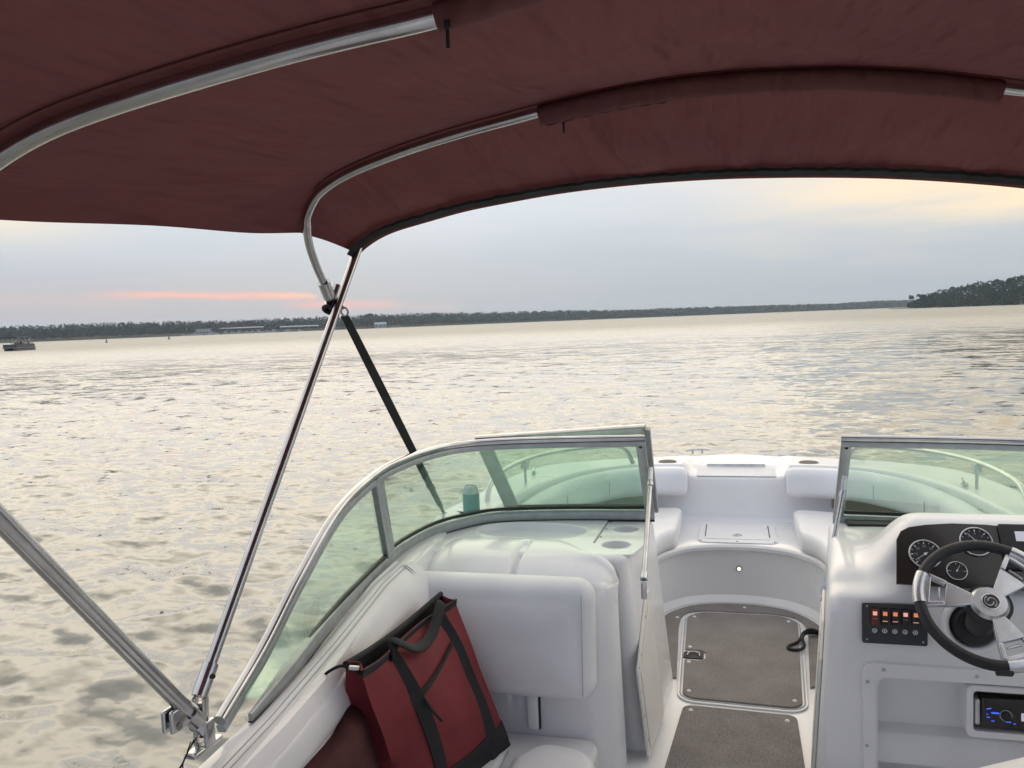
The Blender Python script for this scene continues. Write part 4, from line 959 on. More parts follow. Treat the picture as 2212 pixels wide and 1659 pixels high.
e1 = ap0-d*.02; bm = B(); tube(bm, [e1, j0-V3((0, 0, .02))], .008, 10); bar(bm, e1+V3((.012, 0, -.01)), j0+V3((.012, 0, -.005)), .02, .004, (1, 0, 0)); bar(bm, e1+V3((-.012, 0, -.01)), j0+V3((-.012, 0, -.005)), .02, .004, (1, 0, 0)); obj('hinge_link', bm, CHROME, bim, 40)
dd = (ptop_-j0).normalized(); bm = B(); tube(bm, [j0-dd*.004, j0+dd*.062], .0162, 16); obj('tube_end', bm, CHROME, bim, 40)
bm = B(); tube(bm, [j0+dd*.04+V3((.014, -.004, 0)), j0+dd*.04+V3((.02, -.008, 0))], .005, 10); obj('set_screw', bm, BLACK, bim)
bm = B()
for k in range(3):
    a = e0+V3((.0, -.02-.01*k, -.005)); tube(bm, catmull([a, a+V3((-.01, -.03, -.03-.008*k)), a+V3((-.015*k, -.05-.02*k, -.045-.012*k))], 5), .0013, 5)
obj('loose_cord', bm, WEB, bim)
# hub where the middle bow meets the front pole
bm = B(); l0, l1 = leg[0], leg[1]; dl = (l1-l0).normalized(); tube(bm, [l0-dl*.0, l0+dl*.05], .0165, 16); obj('tube_end', bm, CHROME, bim, 40)
bm = B(); tube(bm, [hub-dd*.018, hub+dd*.055], .0162, 16); obj('slide_collar', bm, CHROME, bim, 40)
bm = B(); bar(bm, l0+dl*.004, hub-dd*.012, .022, .012, (1, 0, 0)); obj('hub_jaw', bm, BLACK, bim, 40)
bm = B(); ringm(bm, hub-dd*.022, dd, .0155, .005, 24, 8); obj('clamp_band', bm, BLACK, bim)
# tension strap from the hub to the foredeck
s0 = atp(745, 683, fp0+V3((0, .03, 0)), fpn); s1 = V3((-1.235, 3.40, .862)); side = V3((.80, -.3, 0)).normalized()
sp = [s0.lerp(s1, k/30) for k in range(31)]
bm = B(); rings = []
for k, p in enumerate(sp):
    a = .55*math.sin(k*.11); sd = (side*math.cos(a)+V3((0, .6, .3))*math.sin(a)).normalized(); w = .0155*(1 if k < 29 else .6)
    nn2 = (s1-s0).normalized().cross(sd)*.0012
    rings.append([p+sd*w+nn2, p-sd*w+nn2, p-sd*w-nn2, p+sd*w-nn2])
loft(bm, rings); ts = obj('tension_strap', bm, STRAPM, bim, 60)
bm = B(); ringm(bm, s0+V3((0, 0, .012)), (.2, 1, .2), .011, .003, 20, 8); tube(bm, catmull([s0+V3((0, 0, .02)), s0+V3((-.012, -.004, .035)), hub+V3((.014, .012, -.005))], 4), .004, 8); obj('snap_hook', bm, CHROME, ts)
p = s0.lerp(s1, .80); bm = B(); M_ = basis(p, side, (s1-s0)); box(bm, (-.02, -.025, -.004), (.02, .025, .004), M_, .002); obj('strap_buckle', bm, BLACK, ts, 30)
bm = B(); ringm(bm, s1+V3((0, 0, .006)), (1, .3, 0), .011, .003, 18, 8); disc(bm, s1+V3((0, 0, -.004)), (0, 0, 1), .018, .004, 16); obj('pad_eye', bm, CHROME, ts)
# ================================================================== WATER
def water():
    rad = [.6]
    while rad[-1] < 3400: rad.append(rad[-1]*(1.0115 if rad[-1] < 70 else 1.03)+.002)
    rad = np.array(rad); NA = 1150
    # denser angular steps in the viewed half
    th = np.linspace(-PI, PI, NA, endpoint=False); th = th-.55*np.sin(th-(-YAW))*.8
    R, T = np.meshgrid(rad, th, indexing='ij'); X = R*np.sin(T); Yc = R*np.cos(T)
    sp = np.maximum(R*.0115, R*2*PI/NA)
    rng = np.random.default_rng(12); Zz = np.zeros_like(X)
    K = 120; lam = np.exp(rng.uniform(np.log(.12), np.log(1.7), K))
    for i in range(K):
        L = lam[i]; main = rd(205) if i % 3 else rd(150)
        a = main+rng.normal(0, .55); kx, ky = math.sin(a)*2*PI/L, math.cos(a)*2*PI/L
        amp = .0255*L/(2*PI)*(.30 if L > .75 else 1.15); fade = np.clip((L/sp-2.2)/2.5, 0, 1)
        ph = kx*X+ky*Yc+rng.uniform(0, 2*PI)+.6*np.sin(.31*X*rng.uniform(.5, 1.5)+.27*Yc*rng.uniform(.5, 1.5)+rng.uniform(0, 6))
        s = np.sin(ph); Zz += amp*fade*(s+.22*np.cos(2*ph))
    # wake of the pontoon boat: two low ridges running to the right of it
    pb_ = np.array([PBX, PBY]); wd = np.array([WDX, WDY]); rx, ry = X-pb_[0], Yc-pb_[1]; s = rx*wd[0]+ry*wd[1]; q = -rx*wd[1]+ry*wd[0]
    win = np.clip((s-4)/6, 0, 1)*np.clip((75-s)/30, 0, 1)
    for sg in (-1, 1): Zz += .16*win*np.exp(-((q-sg*.10*s)/1.6)**2)
    me = bpy.data.meshes.new('water'); n = X.size; nr = len(rad)
    co_ = np.stack([X, Yc, Zz], -1).reshape(-1, 3); co_ = np.vstack([co_, [[0, 0, 0]]])
    i, j = np.meshgrid(np.arange(nr-1), np.arange(NA), indexing='ij'); j2 = (j+1) % NA
    quads = np.stack([i*NA+j, (i+1)*NA+j, (i+1)*NA+j2, i*NA+j2], -1).reshape(-1, 4)
    tri = np.stack([np.full(NA, n), np.arange(NA), (np.arange(NA)+1) % NA], -1)
    me.vertices.add(len(co_)); me.vertices.foreach_set('co', co_.ravel().astype(np.float32))
    me.loops.add(quads.size+tri.size); me.loops.foreach_set('vertex_index', np.concatenate([quads.ravel(), tri.ravel()]).astype(np.int32))
    me.polygons.add(len(quads)+len(tri)); me.polygons.foreach_set('loop_start', np.concatenate([np.arange(len(quads))*4, len(quads)*4+np.arange(len(tri))*3]).astype(np.int32))
    me.update(calc_edges=True); me.validate()
    if me.polygons[0].normal.z < 0: me.flip_normals()
    me.polygons.foreach_set('use_smooth', np.ones(len(me.polygons), dtype=bool))
    return me
PBp = at(43, 757, z=0); PBX, PBY = PBp.x, PBp.y
_w = at(230, 748, z=0)-PBp; _w.z = 0; _w.normalize(); WDX, WDY = _w.x, _w.y
def water_mat():
    M, nt, b = newmat('lake water')
    b.inputs['Base Color'].default_value = (.115, .125, .095, 1); b.inputs['Roughness'].default_value = .05; b.inputs['IOR'].default_value = 1.55
    b.inputs['Specular IOR Level'].default_value = .5
    b.inputs['Base Color'].default_value = (.175, .178, .152, 1); b.inputs['Roughness'].default_value = .04; b.inputs['IOR'].default_value = 1.72
    geo = N(nt, 'ShaderNodeNewGeometry'); ln_ = N(nt, 'ShaderNodeVectorMath', operation='LENGTH'); lk(nt, geo.outputs['Position'], ln_.inputs[0])
    far = N(nt, 'ShaderNodeMapRange'); far.interpolation_type = 'SMOOTHSTEP'; far.inputs['From Min'].default_value = 6; far.inputs['From Max'].default_value = 40; lk(nt, ln_.outputs['Value'], far.inputs['Value'])
    far2 = N(nt, 'ShaderNodeMapRange'); far2.interpolation_type = 'SMOOTHSTEP'; far2.inputs['From Min'].default_value = 14; far2.inputs['From Max'].default_value = 170; lk(nt, ln_.outputs['Value'], far2.inputs['Value'])
    rg = N(nt, 'ShaderNodeMapRange'); rg.inputs['To Min'].default_value = .035; rg.inputs['To Max'].default_value = .44; lk(nt, far2.outputs['Result'], rg.inputs['Value']); lk(nt, rg.outputs['Result'], b.inputs['Roughness'])
    acc_ = geo.outputs['Normal']
    # ripple slopes: capillary detail everywhere, wind waves where the mesh no longer carries them
    for sc_, amp, ms, isfar in ((18., .22, (.7, 1, 1), 0), (9., .70, (.6, 1, 1), 0), (4.0, .80, (.55, 1, 1), 0), (1.8, 1.0, (.5, 1, 1), 1), (.7, .7, (.5, 1, 1), 1), (.2, .3, (.5, 1, 1), 1)):
        n = N(nt, 'ShaderNodeTexNoise', Scale=sc_, Detail=2., Roughness=.5, Distortion=.3); lk(nt, coords(nt, ms, (0, 0, .22)), n.inputs['Vector'])
        sb_ = N(nt, 'ShaderNodeVectorMath', operation='SUBTRACT'); lk(nt, n.outputs['Color'], sb_.inputs[0]); sb_.inputs[1].default_value = (.5, .5, .5)
        mm = N(nt, 'ShaderNodeVectorMath', operation='MULTIPLY'); lk(nt, sb_.outputs[0], mm.inputs[0]); mm.inputs[1].default_value = (amp, amp, 0)
        o_ = mm.outputs[0]
        if isfar:
            sc_n = N(nt, 'ShaderNodeVectorMath', operation='SCALE'); lk(nt, o_, sc_n.inputs[0]); lk(nt, far.outputs['Result'], sc_n.inputs['Scale']); o_ = sc_n.outputs[0]
        ad = N(nt, 'ShaderNodeVectorMath', operation='ADD'); lk(nt, acc_, ad.inputs[0]); lk(nt, o_, ad.inputs[1]); acc_ = ad.outputs[0]
    nm_ = N(nt, 'ShaderNodeVectorMath', operation='NORMALIZE'); lk(nt, acc_, nm_.inputs[0]); lk(nt, nm_.outputs[0], b.inputs['Normal'])
    return M
wo = bpy.data.objects.new('lake_water', water()); C.objects.link(wo); wo.data.materials.append(water_mat()); kind(wo, 'structure')
# ================================================================== SHORES AND WOODS
def dirh(u):
    v = 737.4-.0384*u; d = ray(u, v); d.z = 0; return d.normalized()
def leafmat(name, c1, c2):
    M, nt, b = newmat(name); n = N(nt, 'ShaderNodeTexNoise', Scale=.12, Detail=6); lk(nt, coords(nt), n.inputs['Vector'])
    lk(nt, ramp(nt, n.outputs['Fac'], [(.35, c1), (.65, c2)]), b.inputs['Base Color']); b.inputs['Roughness'].default_value = .9; b.inputs['Specular IOR Level'].default_value = .1; return M
LEAF = leafmat('foliage', (.018, .028, .018), (.040, .052, .030)); LEAF2 = leafmat('darker foliage', (.018, .027, .018), (.042, .054, .030)); BARK = mat('bark', (.10, .08, .065), .9, vs=3)
SHORE = mat('dry shore ground', (.13, .115, .085), .95, var=.4, vs=.2)
def terrain(name, us, dist, hfun, depth):
    bm = B(); rings = []
    for u in us:
        d = dirh(u); D = dist(u); rings.append([d*(D+dd)+V3((0, 0, z)) for dd, z in ((-12, -.6), (0, .25), (8, .9), (depth*.4, hfun(u)*.35+1), (depth, hfun(u)*.6+1.5), (depth*1.6, hfun(u)*.5+1), (depth*3, -1))])
    loft(bm, rings, False, False); o = obj(name, bm, SHORE, None, 60); kind(o, 'structure'); return o
def fd(u): return interp([(-900, 800), (0, 860), (800, 1000), (1300, 1350), (1700, 1700), (2100, 1900)], u)
def fhgt(u): # height of the wooded band in metres
    px_ = interp([(-900, 38), (0, 33), (250, 34), (550, 30), (700, 31), (850, 31), (960, 30), (1060, 26), (1200, 24), (1350, 19), (1500, 18), (1650, 16), (1800, 13.5), (1900, 15.5), (2000, 14), (2200, 12)], u)
    return px_/F*fd(u)
terrain('far_shore', range(-900, 2260, 40), fd, lambda u: fhgt(u)*.35, 60)
def pd(u): return interp([(1925, 800), (1955, 700), (2212, 610), (2900, 520)], u)
def pht(u):
    px_ = interp([(1925, .5), (1958, 5), (1966, 14), (1985, 20), (2010, 29), (2045, 38), (2120, 47), (2212, 57), (2400, 72), (2900, 82)], u); return px_/F*pd(u)
terrain('wooded_point_ground', list(range(1920, 2960, 12)), pd, lambda u: max(.0, pht(u)-6), 60)
def crown_quads(acc, c, rx, rz, n, size, rng):
    for _ in range(n):
        a = rng.uniform(0, 2*PI); cz = rng.uniform(-.55, 1); rr_ = math.sqrt(max(0, 1-cz*cz*.95)); q = rng.uniform(.55, 1.05)**.6
        p = V3((c.x+rx*rr_*math.cos(a)*q, c.y+rx*rr_*math.sin(a)*q, c.z+rz*cz*q))
        s = size*rng.uniform(.6, 1.4); n1 = V3((rng.gauss(0, 1), rng.gauss(0, 1), rng.gauss(0, .7))).normalized(); u_ = n1.orthogonal().normalized(); w_ = n1.cross(u_)
        t = rng.uniform(0, PI); u2 = u_*math.cos(t)+w_*math.sin(t); w2 = n1.cross(u2)
        acc.append((p+u2*s, p+w2*s*.7, p-u2*s, p-w2*s*.7))
def quadmesh(name, acc, m):
    me = bpy.data.meshes.new(name); me.from_pydata([v for q in acc for v in q], [], [(4*i, 4*i+1, 4*i+2, 4*i+3) for i in range(len(acc))]); me.materials.append(m); return me
rng = random.Random(11)
acc = []
u = -880.
while u < 2150:
    D = fd(u); hgt = fhgt(u)
    for row_ in range(4):
        uu = u+rng.uniform(-6, 6); d = dirh(uu); f = row_/3
        hh = hgt*(.60+.40*f)*rng.uniform(.95, 1.03)
        r = rng.uniform(3.4, 5.0)*D/1000
        crown_quads(acc, d*(D+6+row_*17+rng.uniform(-5, 5))+V3((0, 0, hh*.54)), r*1.25, hh*.47, 110, r*.22, rng)
    u += 5.2*1000/D*1.5*(1.0)
wd_ = bpy.data.objects.new('far_woods', quadmesh('far_woods', acc, LEAF)); C.objects.link(wd_); kind(wd_, 'stuff'); wd_['label'] = 'dark tree line along the far shore'
acc = []; u = 1968.
while u < 2900:
    D = pd(u); hgt = pht(u)
    for row_ in range(6):
        uu = u+rng.uniform(-5, 5); d = dirh(uu); f = row_/5
        hh = max(2.0, hgt*(.24+.78*f)*rng.uniform(.88, 1.05)); r = rng.uniform(2.2, 3.6)
        crown_quads(acc, d*(D+4+row_*11+rng.uniform(-4, 4))+V3((0, 0, max(.8, hh-r*.9))), r*1.05, r*1.0, 110, .62, rng)
    u += 9.5
wp2 = bpy.data.objects.new('point_woods', quadmesh('point_woods', acc, LEAF2)); C.objects.link(wp2); kind(wp2, 'stuff'); wp2['label'] = 'dense dark woods covering the near point at right'
def tree(u, D, h, w, label, dead=False):
    d = dirh(u); p = d*D; b_ = V3((p.x, p.y, .6)); t = thing('shore_tree', label, 'tree', tuple(b_), 'trees standing out on the shores')
    bm = B(); tp_ = [b_, b_+V3((.1, 0, h*.4)), b_+V3((-.1, .1, h*.75)), b_+V3((0, 0, h*.93))]
    pts = catmull(tp_, 4); sweep(bm, pts, circ(.03*h, 8), None, [1-.8*k/(len(pts)-1) for k in range(len(pts))])
    for k in range(6):
        a = k*2.1; z0 = h*(.45+.07*k); q = b_+V3((0, 0, z0)); tube(bm, [q, q+V3((math.cos(a)*w*.5, math.sin(a)*w*.5, h*.12))], .009*h, 6)
    obj('trunk', bm, BARK, t)
    ac = []; r2 = random.Random(int(u))
    for k in range(4 if dead else 7):
        a = r2.uniform(0, 2*PI); q = b_+V3((math.cos(a)*w*.3, math.sin(a)*w*.3, h*r2.uniform(.5 if not dead else .72, .9))); crown_quads(ac, q, w*.33, h*.13, 60 if dead else 120, w*.075, r2)
    me = quadmesh('crown', ac, LEAF2); link('crown', me, None, t)
tree(1972, 712, 9.6, 5.0, 'ragged bare-topped tree standing at the very tip of the wooded point', True)
tree(1990, 706, 10.5, 5.5, 'shorter full tree just behind the tip of the wooded point')
tree(1988, 1000, 9, 8, 'round tree on the far shore right of the strap') if False else None
tree(798, 985, 16.5, 10, 'dark round tree on the far shore beside the strap, nearest the pale house')
tree(842, 985, 14.5, 11, 'wide dark tree on the far shore just right of the pale house')
# pale house among the far trees
def house(u, D, w, h, label, m, roofm):
    d = dirh(u); p = d*D; s = V3((d.y, -d.x, 0)); t = thing('shore_house', label, 'house', (p.x, p.y, .8))
    M = basis(V3((p.x, p.y, .8)), s, d)
    bm = B(); box(bm, (-w/2, 0, 0), (w/2, 8, h), M); obj('wall', bm, m, t, 0)
    bm = B(); loft(bm, [[M @ V3((x, y, z)) for y, z in ((-.6, h), (4, h*1.7), (8.6, h))] for x in (-w/2-.5, w/2+.5)]); obj('roof', bm, roofm, t, 0)
    for k in range(3):
        x = -w/2+w*(k+.5)/3; bm = B(); box(bm, (x-.9, -.06, h*.3), (x+.9, .05, h*.75), M); obj('window', bm, PANEL, t, 0)
PB1 = mat('pale blue siding', (.32, .38, .42), .8); GREYR = mat('grey metal roof', (.26, .275, .29), .7); DARKR = mat('slate roof', (.16, .17, .18), .8)
house(822, 975, 13, 3.6, 'pale blue grey house among the trees on the far shore right of the strap', PB1, PB1)
# shore lamps
for u, v, lab in ((700.5, 698.5, 'small lit shore lamp left of the steel pole'), (848, 694, 'small lit shore lamp right of the strap')):
    d = dirh(u); D = fd(u)+3; el = azel(u, v)[1]; z = H+D*math.tan(el); p = d*D
    t = thing('shore_lamp', lab, 'lamp', (p.x, p.y, .5), 'lamps along the far shore')
    bm = B(); tube(bm, [V3((p.x, p.y, .3)), V3((p.x, p.y, z))], .09, 8); obj('post', bm, GREYR, t)
    bm = B(); bmesh.ops.create_icosphere(bm, subdivisions=2, radius=.55, matrix=Matrix.Translation((p.x, p.y, z))); obj('lamp', bm, emis('lamp glow', (1, .7, .45), 1.6), t)
# ------------------------------------------------------------------ marina: covered docks and moored boats
WHB = mat('white boat paint', (.40, .41, .43), .5); GREYB = mat('grey boat side', (.20, .21, .22), .5)
def dock(u0, u1, D, hgt, label, front=True):
    a, b = dirh(u0)*D, dirh(u1)*D; s = (b-a); L = s.length; s.normalize(); d = V3((-s.y, s.x, 0)); d = d if d.dot(a) > 0 else -d
    t = thing('covered_dock', label, 'dock', tuple(a), 'covered docks of the marina'); M = basis(a, s, d)
    bm = B(); box(bm, (0, 0, .2), (L, 14, .6), M); obj('deck', bm, GREYB, t, 0)
    bm = B(); loft(bm, [[M @ V3((x, y, z)) for y, z in ((-1, hgt), (6.5, hgt+.9), (15, hgt), (15, hgt-.5), (6.5, hgt+.4), (-1, hgt-.6))] for x in (-1, L+1)]); obj('roof', bm, GREYR, t, 0)
    n = max(3, int(L/9))
    for k in range(n+1):
        bm = B(); x = L*k/n; box(bm, (x-.13, -.1, .6), (x+.13, .16, hgt-.3), M); obj('post', bm, GREYR, t, 0)
D_ = 930
dock(474, 568, D_+14, 6.2, 'long covered dock with a pale roof behind the moored boats, left of the steel pole')
dock(607, 687, D_-8, 5.4, 'pale covered dock reaching the steel pole from the left')
def moored(u, D, L, hh, cabin, label):
    d = dirh(u); p = d*D; s = V3((d.y, -d.x, 0)); M = basis(V3((p.x, p.y, 0)), (s*.9+d*.4).normalized(), (d*.9-s*.4).normalized())
    t = thing('moored_boat', label, 'boat', (p.x, p.y, 0), 'boats moored at the marina')
    bm = B(); rings = []
    for k in range(9):
        f = k/8; w = 1.25*math.sin(PI*(.18+.42*(1-f)**.8))*(1 if f < .98 else .3); x = (f-.45)*L
        rings.append([M @ V3((x, -w, hh+.25*f)), M @ V3((x, -w*.7, 0)), M @ V3((x, 0, -.25)), M @ V3((x, w*.7, 0)), M @ V3((x, w, hh+.25*f))])
    loft(bm, rings); obj('hull', bm, WHB, t, 40)
    if cabin:
        bm = B(); box(bm, (-.2*L, -.9, hh), (.15*L, .9, hh+cabin), M, .15); cb = obj('cabin', bm, WHB, t, 30)
        bm = B(); box(bm, (-.17*L, -.93, hh+cabin*.45), (.13*L, -.88, hh+cabin*.8), M); obj('window', bm, PANEL, cb, 0)
mo = [(395, 3, 'leftmost small white boat moored at the marina'), (407, 0, 'low white boat second from the left end of the marina'), (419, 1.6, 'white cabin boat third from the left end of the marina'), (428, 0, 'low boat moored just left of the big houseboat'),
      (455, 2.2, 'white cruiser between the houseboat and the long dock'), (466, 1.2, 'small white boat at the left end of the long dock'), (489, 2.4, 'tall white cruiser under the left part of the long dock'), (503, 1.2, 'small cabin boat in the left half of the long dock'),
      (517, 2.6, 'tallest white cruiser at the middle of the long dock'), (533, 1.4, 'cabin boat right of the middle of the long dock'), (546, 1.8, 'white boat near the right end of the long dock'), (560, 2.2, 'white cruiser at the right end of the long dock'),
      (578, 1.3, 'small boat in the gap between the two covered docks'), (592, 2.0, 'cruiser in the gap beside the right dock'), (622, 1.8, 'white boat at the left of the right dock'), (648, 1.4, 'small white boat at the middle of the right dock')]
for k, (u, c, lab) in enumerate(mo): moored(u, D_-14-(k % 3)*3, 6+(k*37 % 5)*.8, 1.0+(k % 2)*.3, c if k else 1.2, lab)
# two-storey houseboat
d = dirh(440); p = d*(D_-6); M = basis(V3((p.x, p.y, 0)), (d.y, -d.x, 0), d); hb = thing('houseboat', 'two-storey white houseboat moored left of the covered docks', 'boat', (p.x, p.y, 0))
bm = B(); box(bm, (-11, 0, 0), (11, 5, 1.1), M); obj('hull', bm, GREYB, hb, 0)
bm = B(); box(bm, (-9, .5, 1.1), (9, 4.5, 3.7), M); box(bm, (-7, .6, 3.9), (7, 4.4, 6.0), M); obj('cabin', bm, WHB, hb, 0)
bm = B(); box(bm, (-8.5, -.2, 6.1), (8.5, 5.2, 6.5), M); obj('roof', bm, WHB, hb, 0)
for k in range(5):
    bm = B(); x = -7+3.2*k; box(bm, (x, .42, 1.9), (x+2.2, .53, 3.2), M); obj('window', bm, PANEL, hb, 0)
# ------------------------------------------------------------------ channel markers and the pontoon boat
for u, v, lab in ((230, 740, 'small channel marker nearest the pontoon boat, on open water'), (365, 733, 'slim channel marker between the pontoon boat and the marina')):
    p = at(u, v, z=0); k = p.length; sc_ = k/270
    t = thing('channel_marker', lab, 'buoy', tuple(p), 'channel markers on the lake')
    bm = B(); rings = [[p+V3((r*math.cos(2*PI*j/14), r*math.sin(2*PI*j/14), z)) for j in range(14)] for z, r in ((-.3, .35*sc_), (.25, .38*sc_), (.4, .2*sc_), (1.2*sc_, .1*sc_), (1.5*sc_, .1*sc_), (1.52*sc_, .02))]
    loft(bm, rings); obj('float', bm, DARKR, t)
    bm = B(); tube(bm, [p+V3((0, 0, 1.5*sc_)), p+V3((0, 0, 1.9*sc_))], .05*sc_, 8); obj('mast', bm, BLACK, t)
PW = PBp; hd = -V3((WDX, WDY, 0)); hd = (hd+V3((PW.x, PW.y, 0)).normalized()*(-.95)).normalized(); sd = V3((-hd.y, hd.x, 0)); M = basis(V3((PW.x, PW.y, 0)), hd, sd)
k_ = (PW.length)*26/F/2.5; M = M @ Matrix.Scale(k_, 4)
ptn = thing('pontoon_boat', 'distant pontoon boat with a dark canopy crossing the lake at far left', 'boat', (PW.x, PW.y, 0))
bm = B()
for s in (-1, 1):
    pts = [V3((-2.9, s*.85, .16)), V3((2.3, s*.85, .16)), V3((2.8, s*.85, .26)), V3((3.1, s*.85, .42))]
    sweep(bm, [M @ q for q in pts], circ(.30*k_, 12), None, [1, 1, .8, .25])
obj('pontoon', bm, DARKR, ptn)
bm = B(); box(bm, (-3.0, -1.25, .45), (3.0, 1.25, .58), M); obj('deck', bm, GREYB, ptn, 0)
bm = B()
for a, b in (((-2.6, -1.22, .58), (2.8, -1.18, 1.12)), ((-2.6, 1.18, .58), (2.8, 1.22, 1.12)), ((2.76, -1.2, .58), (2.8, 1.2, 1.12))): box(bm, a, b, M)
obj('fence_panel', bm, mat('dark boat panel', (.07, .075, .085), .5), ptn, 0)
bm = B(); box(bm, (1.2, -1.23, .9), (2.6, -1.19, 1.12), M); obj('side_stripe', bm, WHB, ptn, 0)
bm = B(); box(bm, (-.6, -.9, .58), (.1, -.3, 1.45), M); obj('helm', bm, GREYB, ptn, 0)
bm = B(); box(bm, (-2.4, -1.1, 1.12), (-1.4, 1.1, 1.36), M); obj('bench', bm, WHB, ptn, 0)
bm = B(); rings = []
for k in range(9):
    x = -1.9+4.2*k/8; rings.append([M @ V3((x, y, 2.32+.12*math.cos(y*1.2)-.03*math.cos(x*2))) for y in (-1.2, -.6, 0, .6, 1.2)]+[M @ V3((x, y, 2.24+.12*math.cos(y*1.2))) for y in (1.2, .6, 0, -.6, -1.2)])
loft(bm, rings); obj('canopy', bm, mat('dark canopy', (.03, .035, .045), .8), ptn, 60)
for x0, x1 in ((0, -1.7), (0, .2), (.1, 2.1)):
    for y in (-1.18, 1.18):
        bm = B(); tube(bm, [M @ V3((x0, y, 1.1)), M @ V3((x1, y, 2.36))], .035*k_, 6); obj('pole', bm, ALU, ptn)
bm = B(); box(bm, (-3.3, -.2, .2), (-2.95, .2, 1.25), M, .06); obj('outboard_motor', bm, DARKR, ptn, 30)
def sitter(x, y, shirt, lab):
    # one continuous seated figure, seen at about 150 m
    bm = B(); P = lambda a, b, c: M @ V3((x+a, y+b, c))
    loft(bm, [[P(ca*r1, sa*r2, z) for ca, sa in [(math.cos(2*PI*k/12), math.sin(2*PI*k/12)) for k in range(12)]] for z, r1, r2 in ((1.0, .14, .19), (1.2, .13, .17), (1.42, .14, .21), (1.53, .09, .15), (1.57, .05, .055), (1.62, .055, .06), (1.68, .09, .08), (1.78, .10, .085), (1.87, .05, .05))])
    for s in (-1, 1):
        sweep(bm, [P(.02, s*.11, 1.06), P(.42, s*.13, 1.08), P(.46, s*.13, .62)], circ(.075*k_, 8), None, [1, .85, .6])
        sweep(bm, [P(0, s*.20, 1.46), P(.08, s*.25, 1.22), P(.30, s*.2, 1.16)], circ(.05*k_, 8), None, [1, .85, .7])
    o = obj('person', bm, shirt, None, 60); tag(o, lab, 'person')
sitter(-.95, -.3, mat('red shirt', (.45, .06, .04), .8), 'tiny person in red sitting at the helm of the distant pontoon boat')
sitter(-1.9, .4, mat('dark shirt', (.04, .04, .05), .8), 'tiny person in dark clothes sitting at the stern of the distant pontoon boat')
# ================================================================== SKY, SUN, AIR
W = bpy.data.worlds.new('World'); bpy.context.scene.world = W; W.use_nodes = True; nt = W.node_tree
for n in list(nt.nodes): nt.nodes.remove(n)
out = N(nt, 'ShaderNodeOutputWorld'); bg = N(nt, 'ShaderNodeBackground')
sky = N(nt, 'ShaderNodeTexSky'); sky.sky_type = 'NISHITA'; sky.sun_disc = False; sky.sun_elevation = rd(18); sky.sun_rotation = rd(-24); sky.air_density = 1.2; sky.dust_density = 2.5
tc_ = N(nt, 'ShaderNodeTexCoord'); sep = N(nt, 'ShaderNodeSeparateXYZ'); lk(nt, tc_.outputs['Generated'], sep.inputs[0])
def mth(op, a, b=None, c=None, clamp=False):
    n = N(nt, 'ShaderNodeMath', operation=op); n.use_clamp = clamp
    for i, x in enumerate((a, b, c)):
        if x is None: continue
        if isinstance(x, (int, float)): n.inputs[i].default_value = x
        else: lk(nt, x, n.inputs[i])
    return n.outputs[0]
X_, Y_, Z_ = sep.outputs
el = mth('ARCSINE', Z_); azm = mth('ARCTAN2', X_, Y_)
def mixc(fac, a, b):
    n = N(nt, 'ShaderNodeMix'); n.data_type = 'RGBA'
    for s, x in ((n.inputs[0], fac), (n.inputs[6], a), (n.inputs[7], b)):
        if isinstance(x, (int, float)): s.default_value = x
        elif isinstance(x, tuple): s.default_value = (*x, 1)
        else: lk(nt, x, s)
    return n.outputs[2]
def gauss(x, c, s):
    d = mth('DIVIDE', mth('SUBTRACT', x, c), s); return mth('POWER', 2.718, mth('MULTIPLY', mth('MULTIPLY', d, d), -1))
cv = N(nt, 'ShaderNodeCombineXYZ'); lk(nt, mth('MULTIPLY', azm, 2.2), cv.inputs[0]); lk(nt, mth('MULTIPLY', el, 14), cv.inputs[1])
nz = N(nt, 'ShaderNodeTexNoise', Scale=1.6, Detail=5, Roughness=.5); lk(nt, cv.outputs[0], nz.inputs['Vector']); nzf = nz.outputs['Fac']
nzc = mth('SUBTRACT', nzf, .5)
zz = mth('ADD', Z_, mth('MULTIPLY', nzc, mth('MULTIPLY', Z_, .35)))
SC = .4
def rs(*c): return tuple(x*SC for x in c)
front = ramp(nt, mth('MAXIMUM', zz, 0), [(0, rs(.55, .55, .58)), (.03, rs(.52, .56, .61)), (.075, rs(.55, .62, .69)), (.13, rs(.68, .75, .83)), (.185, rs(.84, .84, .83)), (.225, rs(1.40, 1.27, 1.06)), (.36, rs(2.05, 1.82, 1.48)), (.6, rs(1.8, 1.62, 1.36)), (1, rs(.85, .84, .84))])
aft = ramp(nt, mth('MAXIMUM', zz, 0), [(0, rs(.52, .58, .72)), (.15, rs(.55, .66, .90)), (.5, rs(.62, .74, .98)), (1, rs(1.1, 1.08, 1.04))])
fb = mth('ADD', mth('MULTIPLY', Y_, .75), .55, None, True)
colr = mixc(fb, aft, front)
# pinkish left horizon
pk = mth('MULTIPLY', gauss(azm, azel(250, 700)[0], .28), gauss(el, .012, .05)); colr = mixc(mth('MULTIPLY', pk, .55), colr, rs(.68, .56, .56))
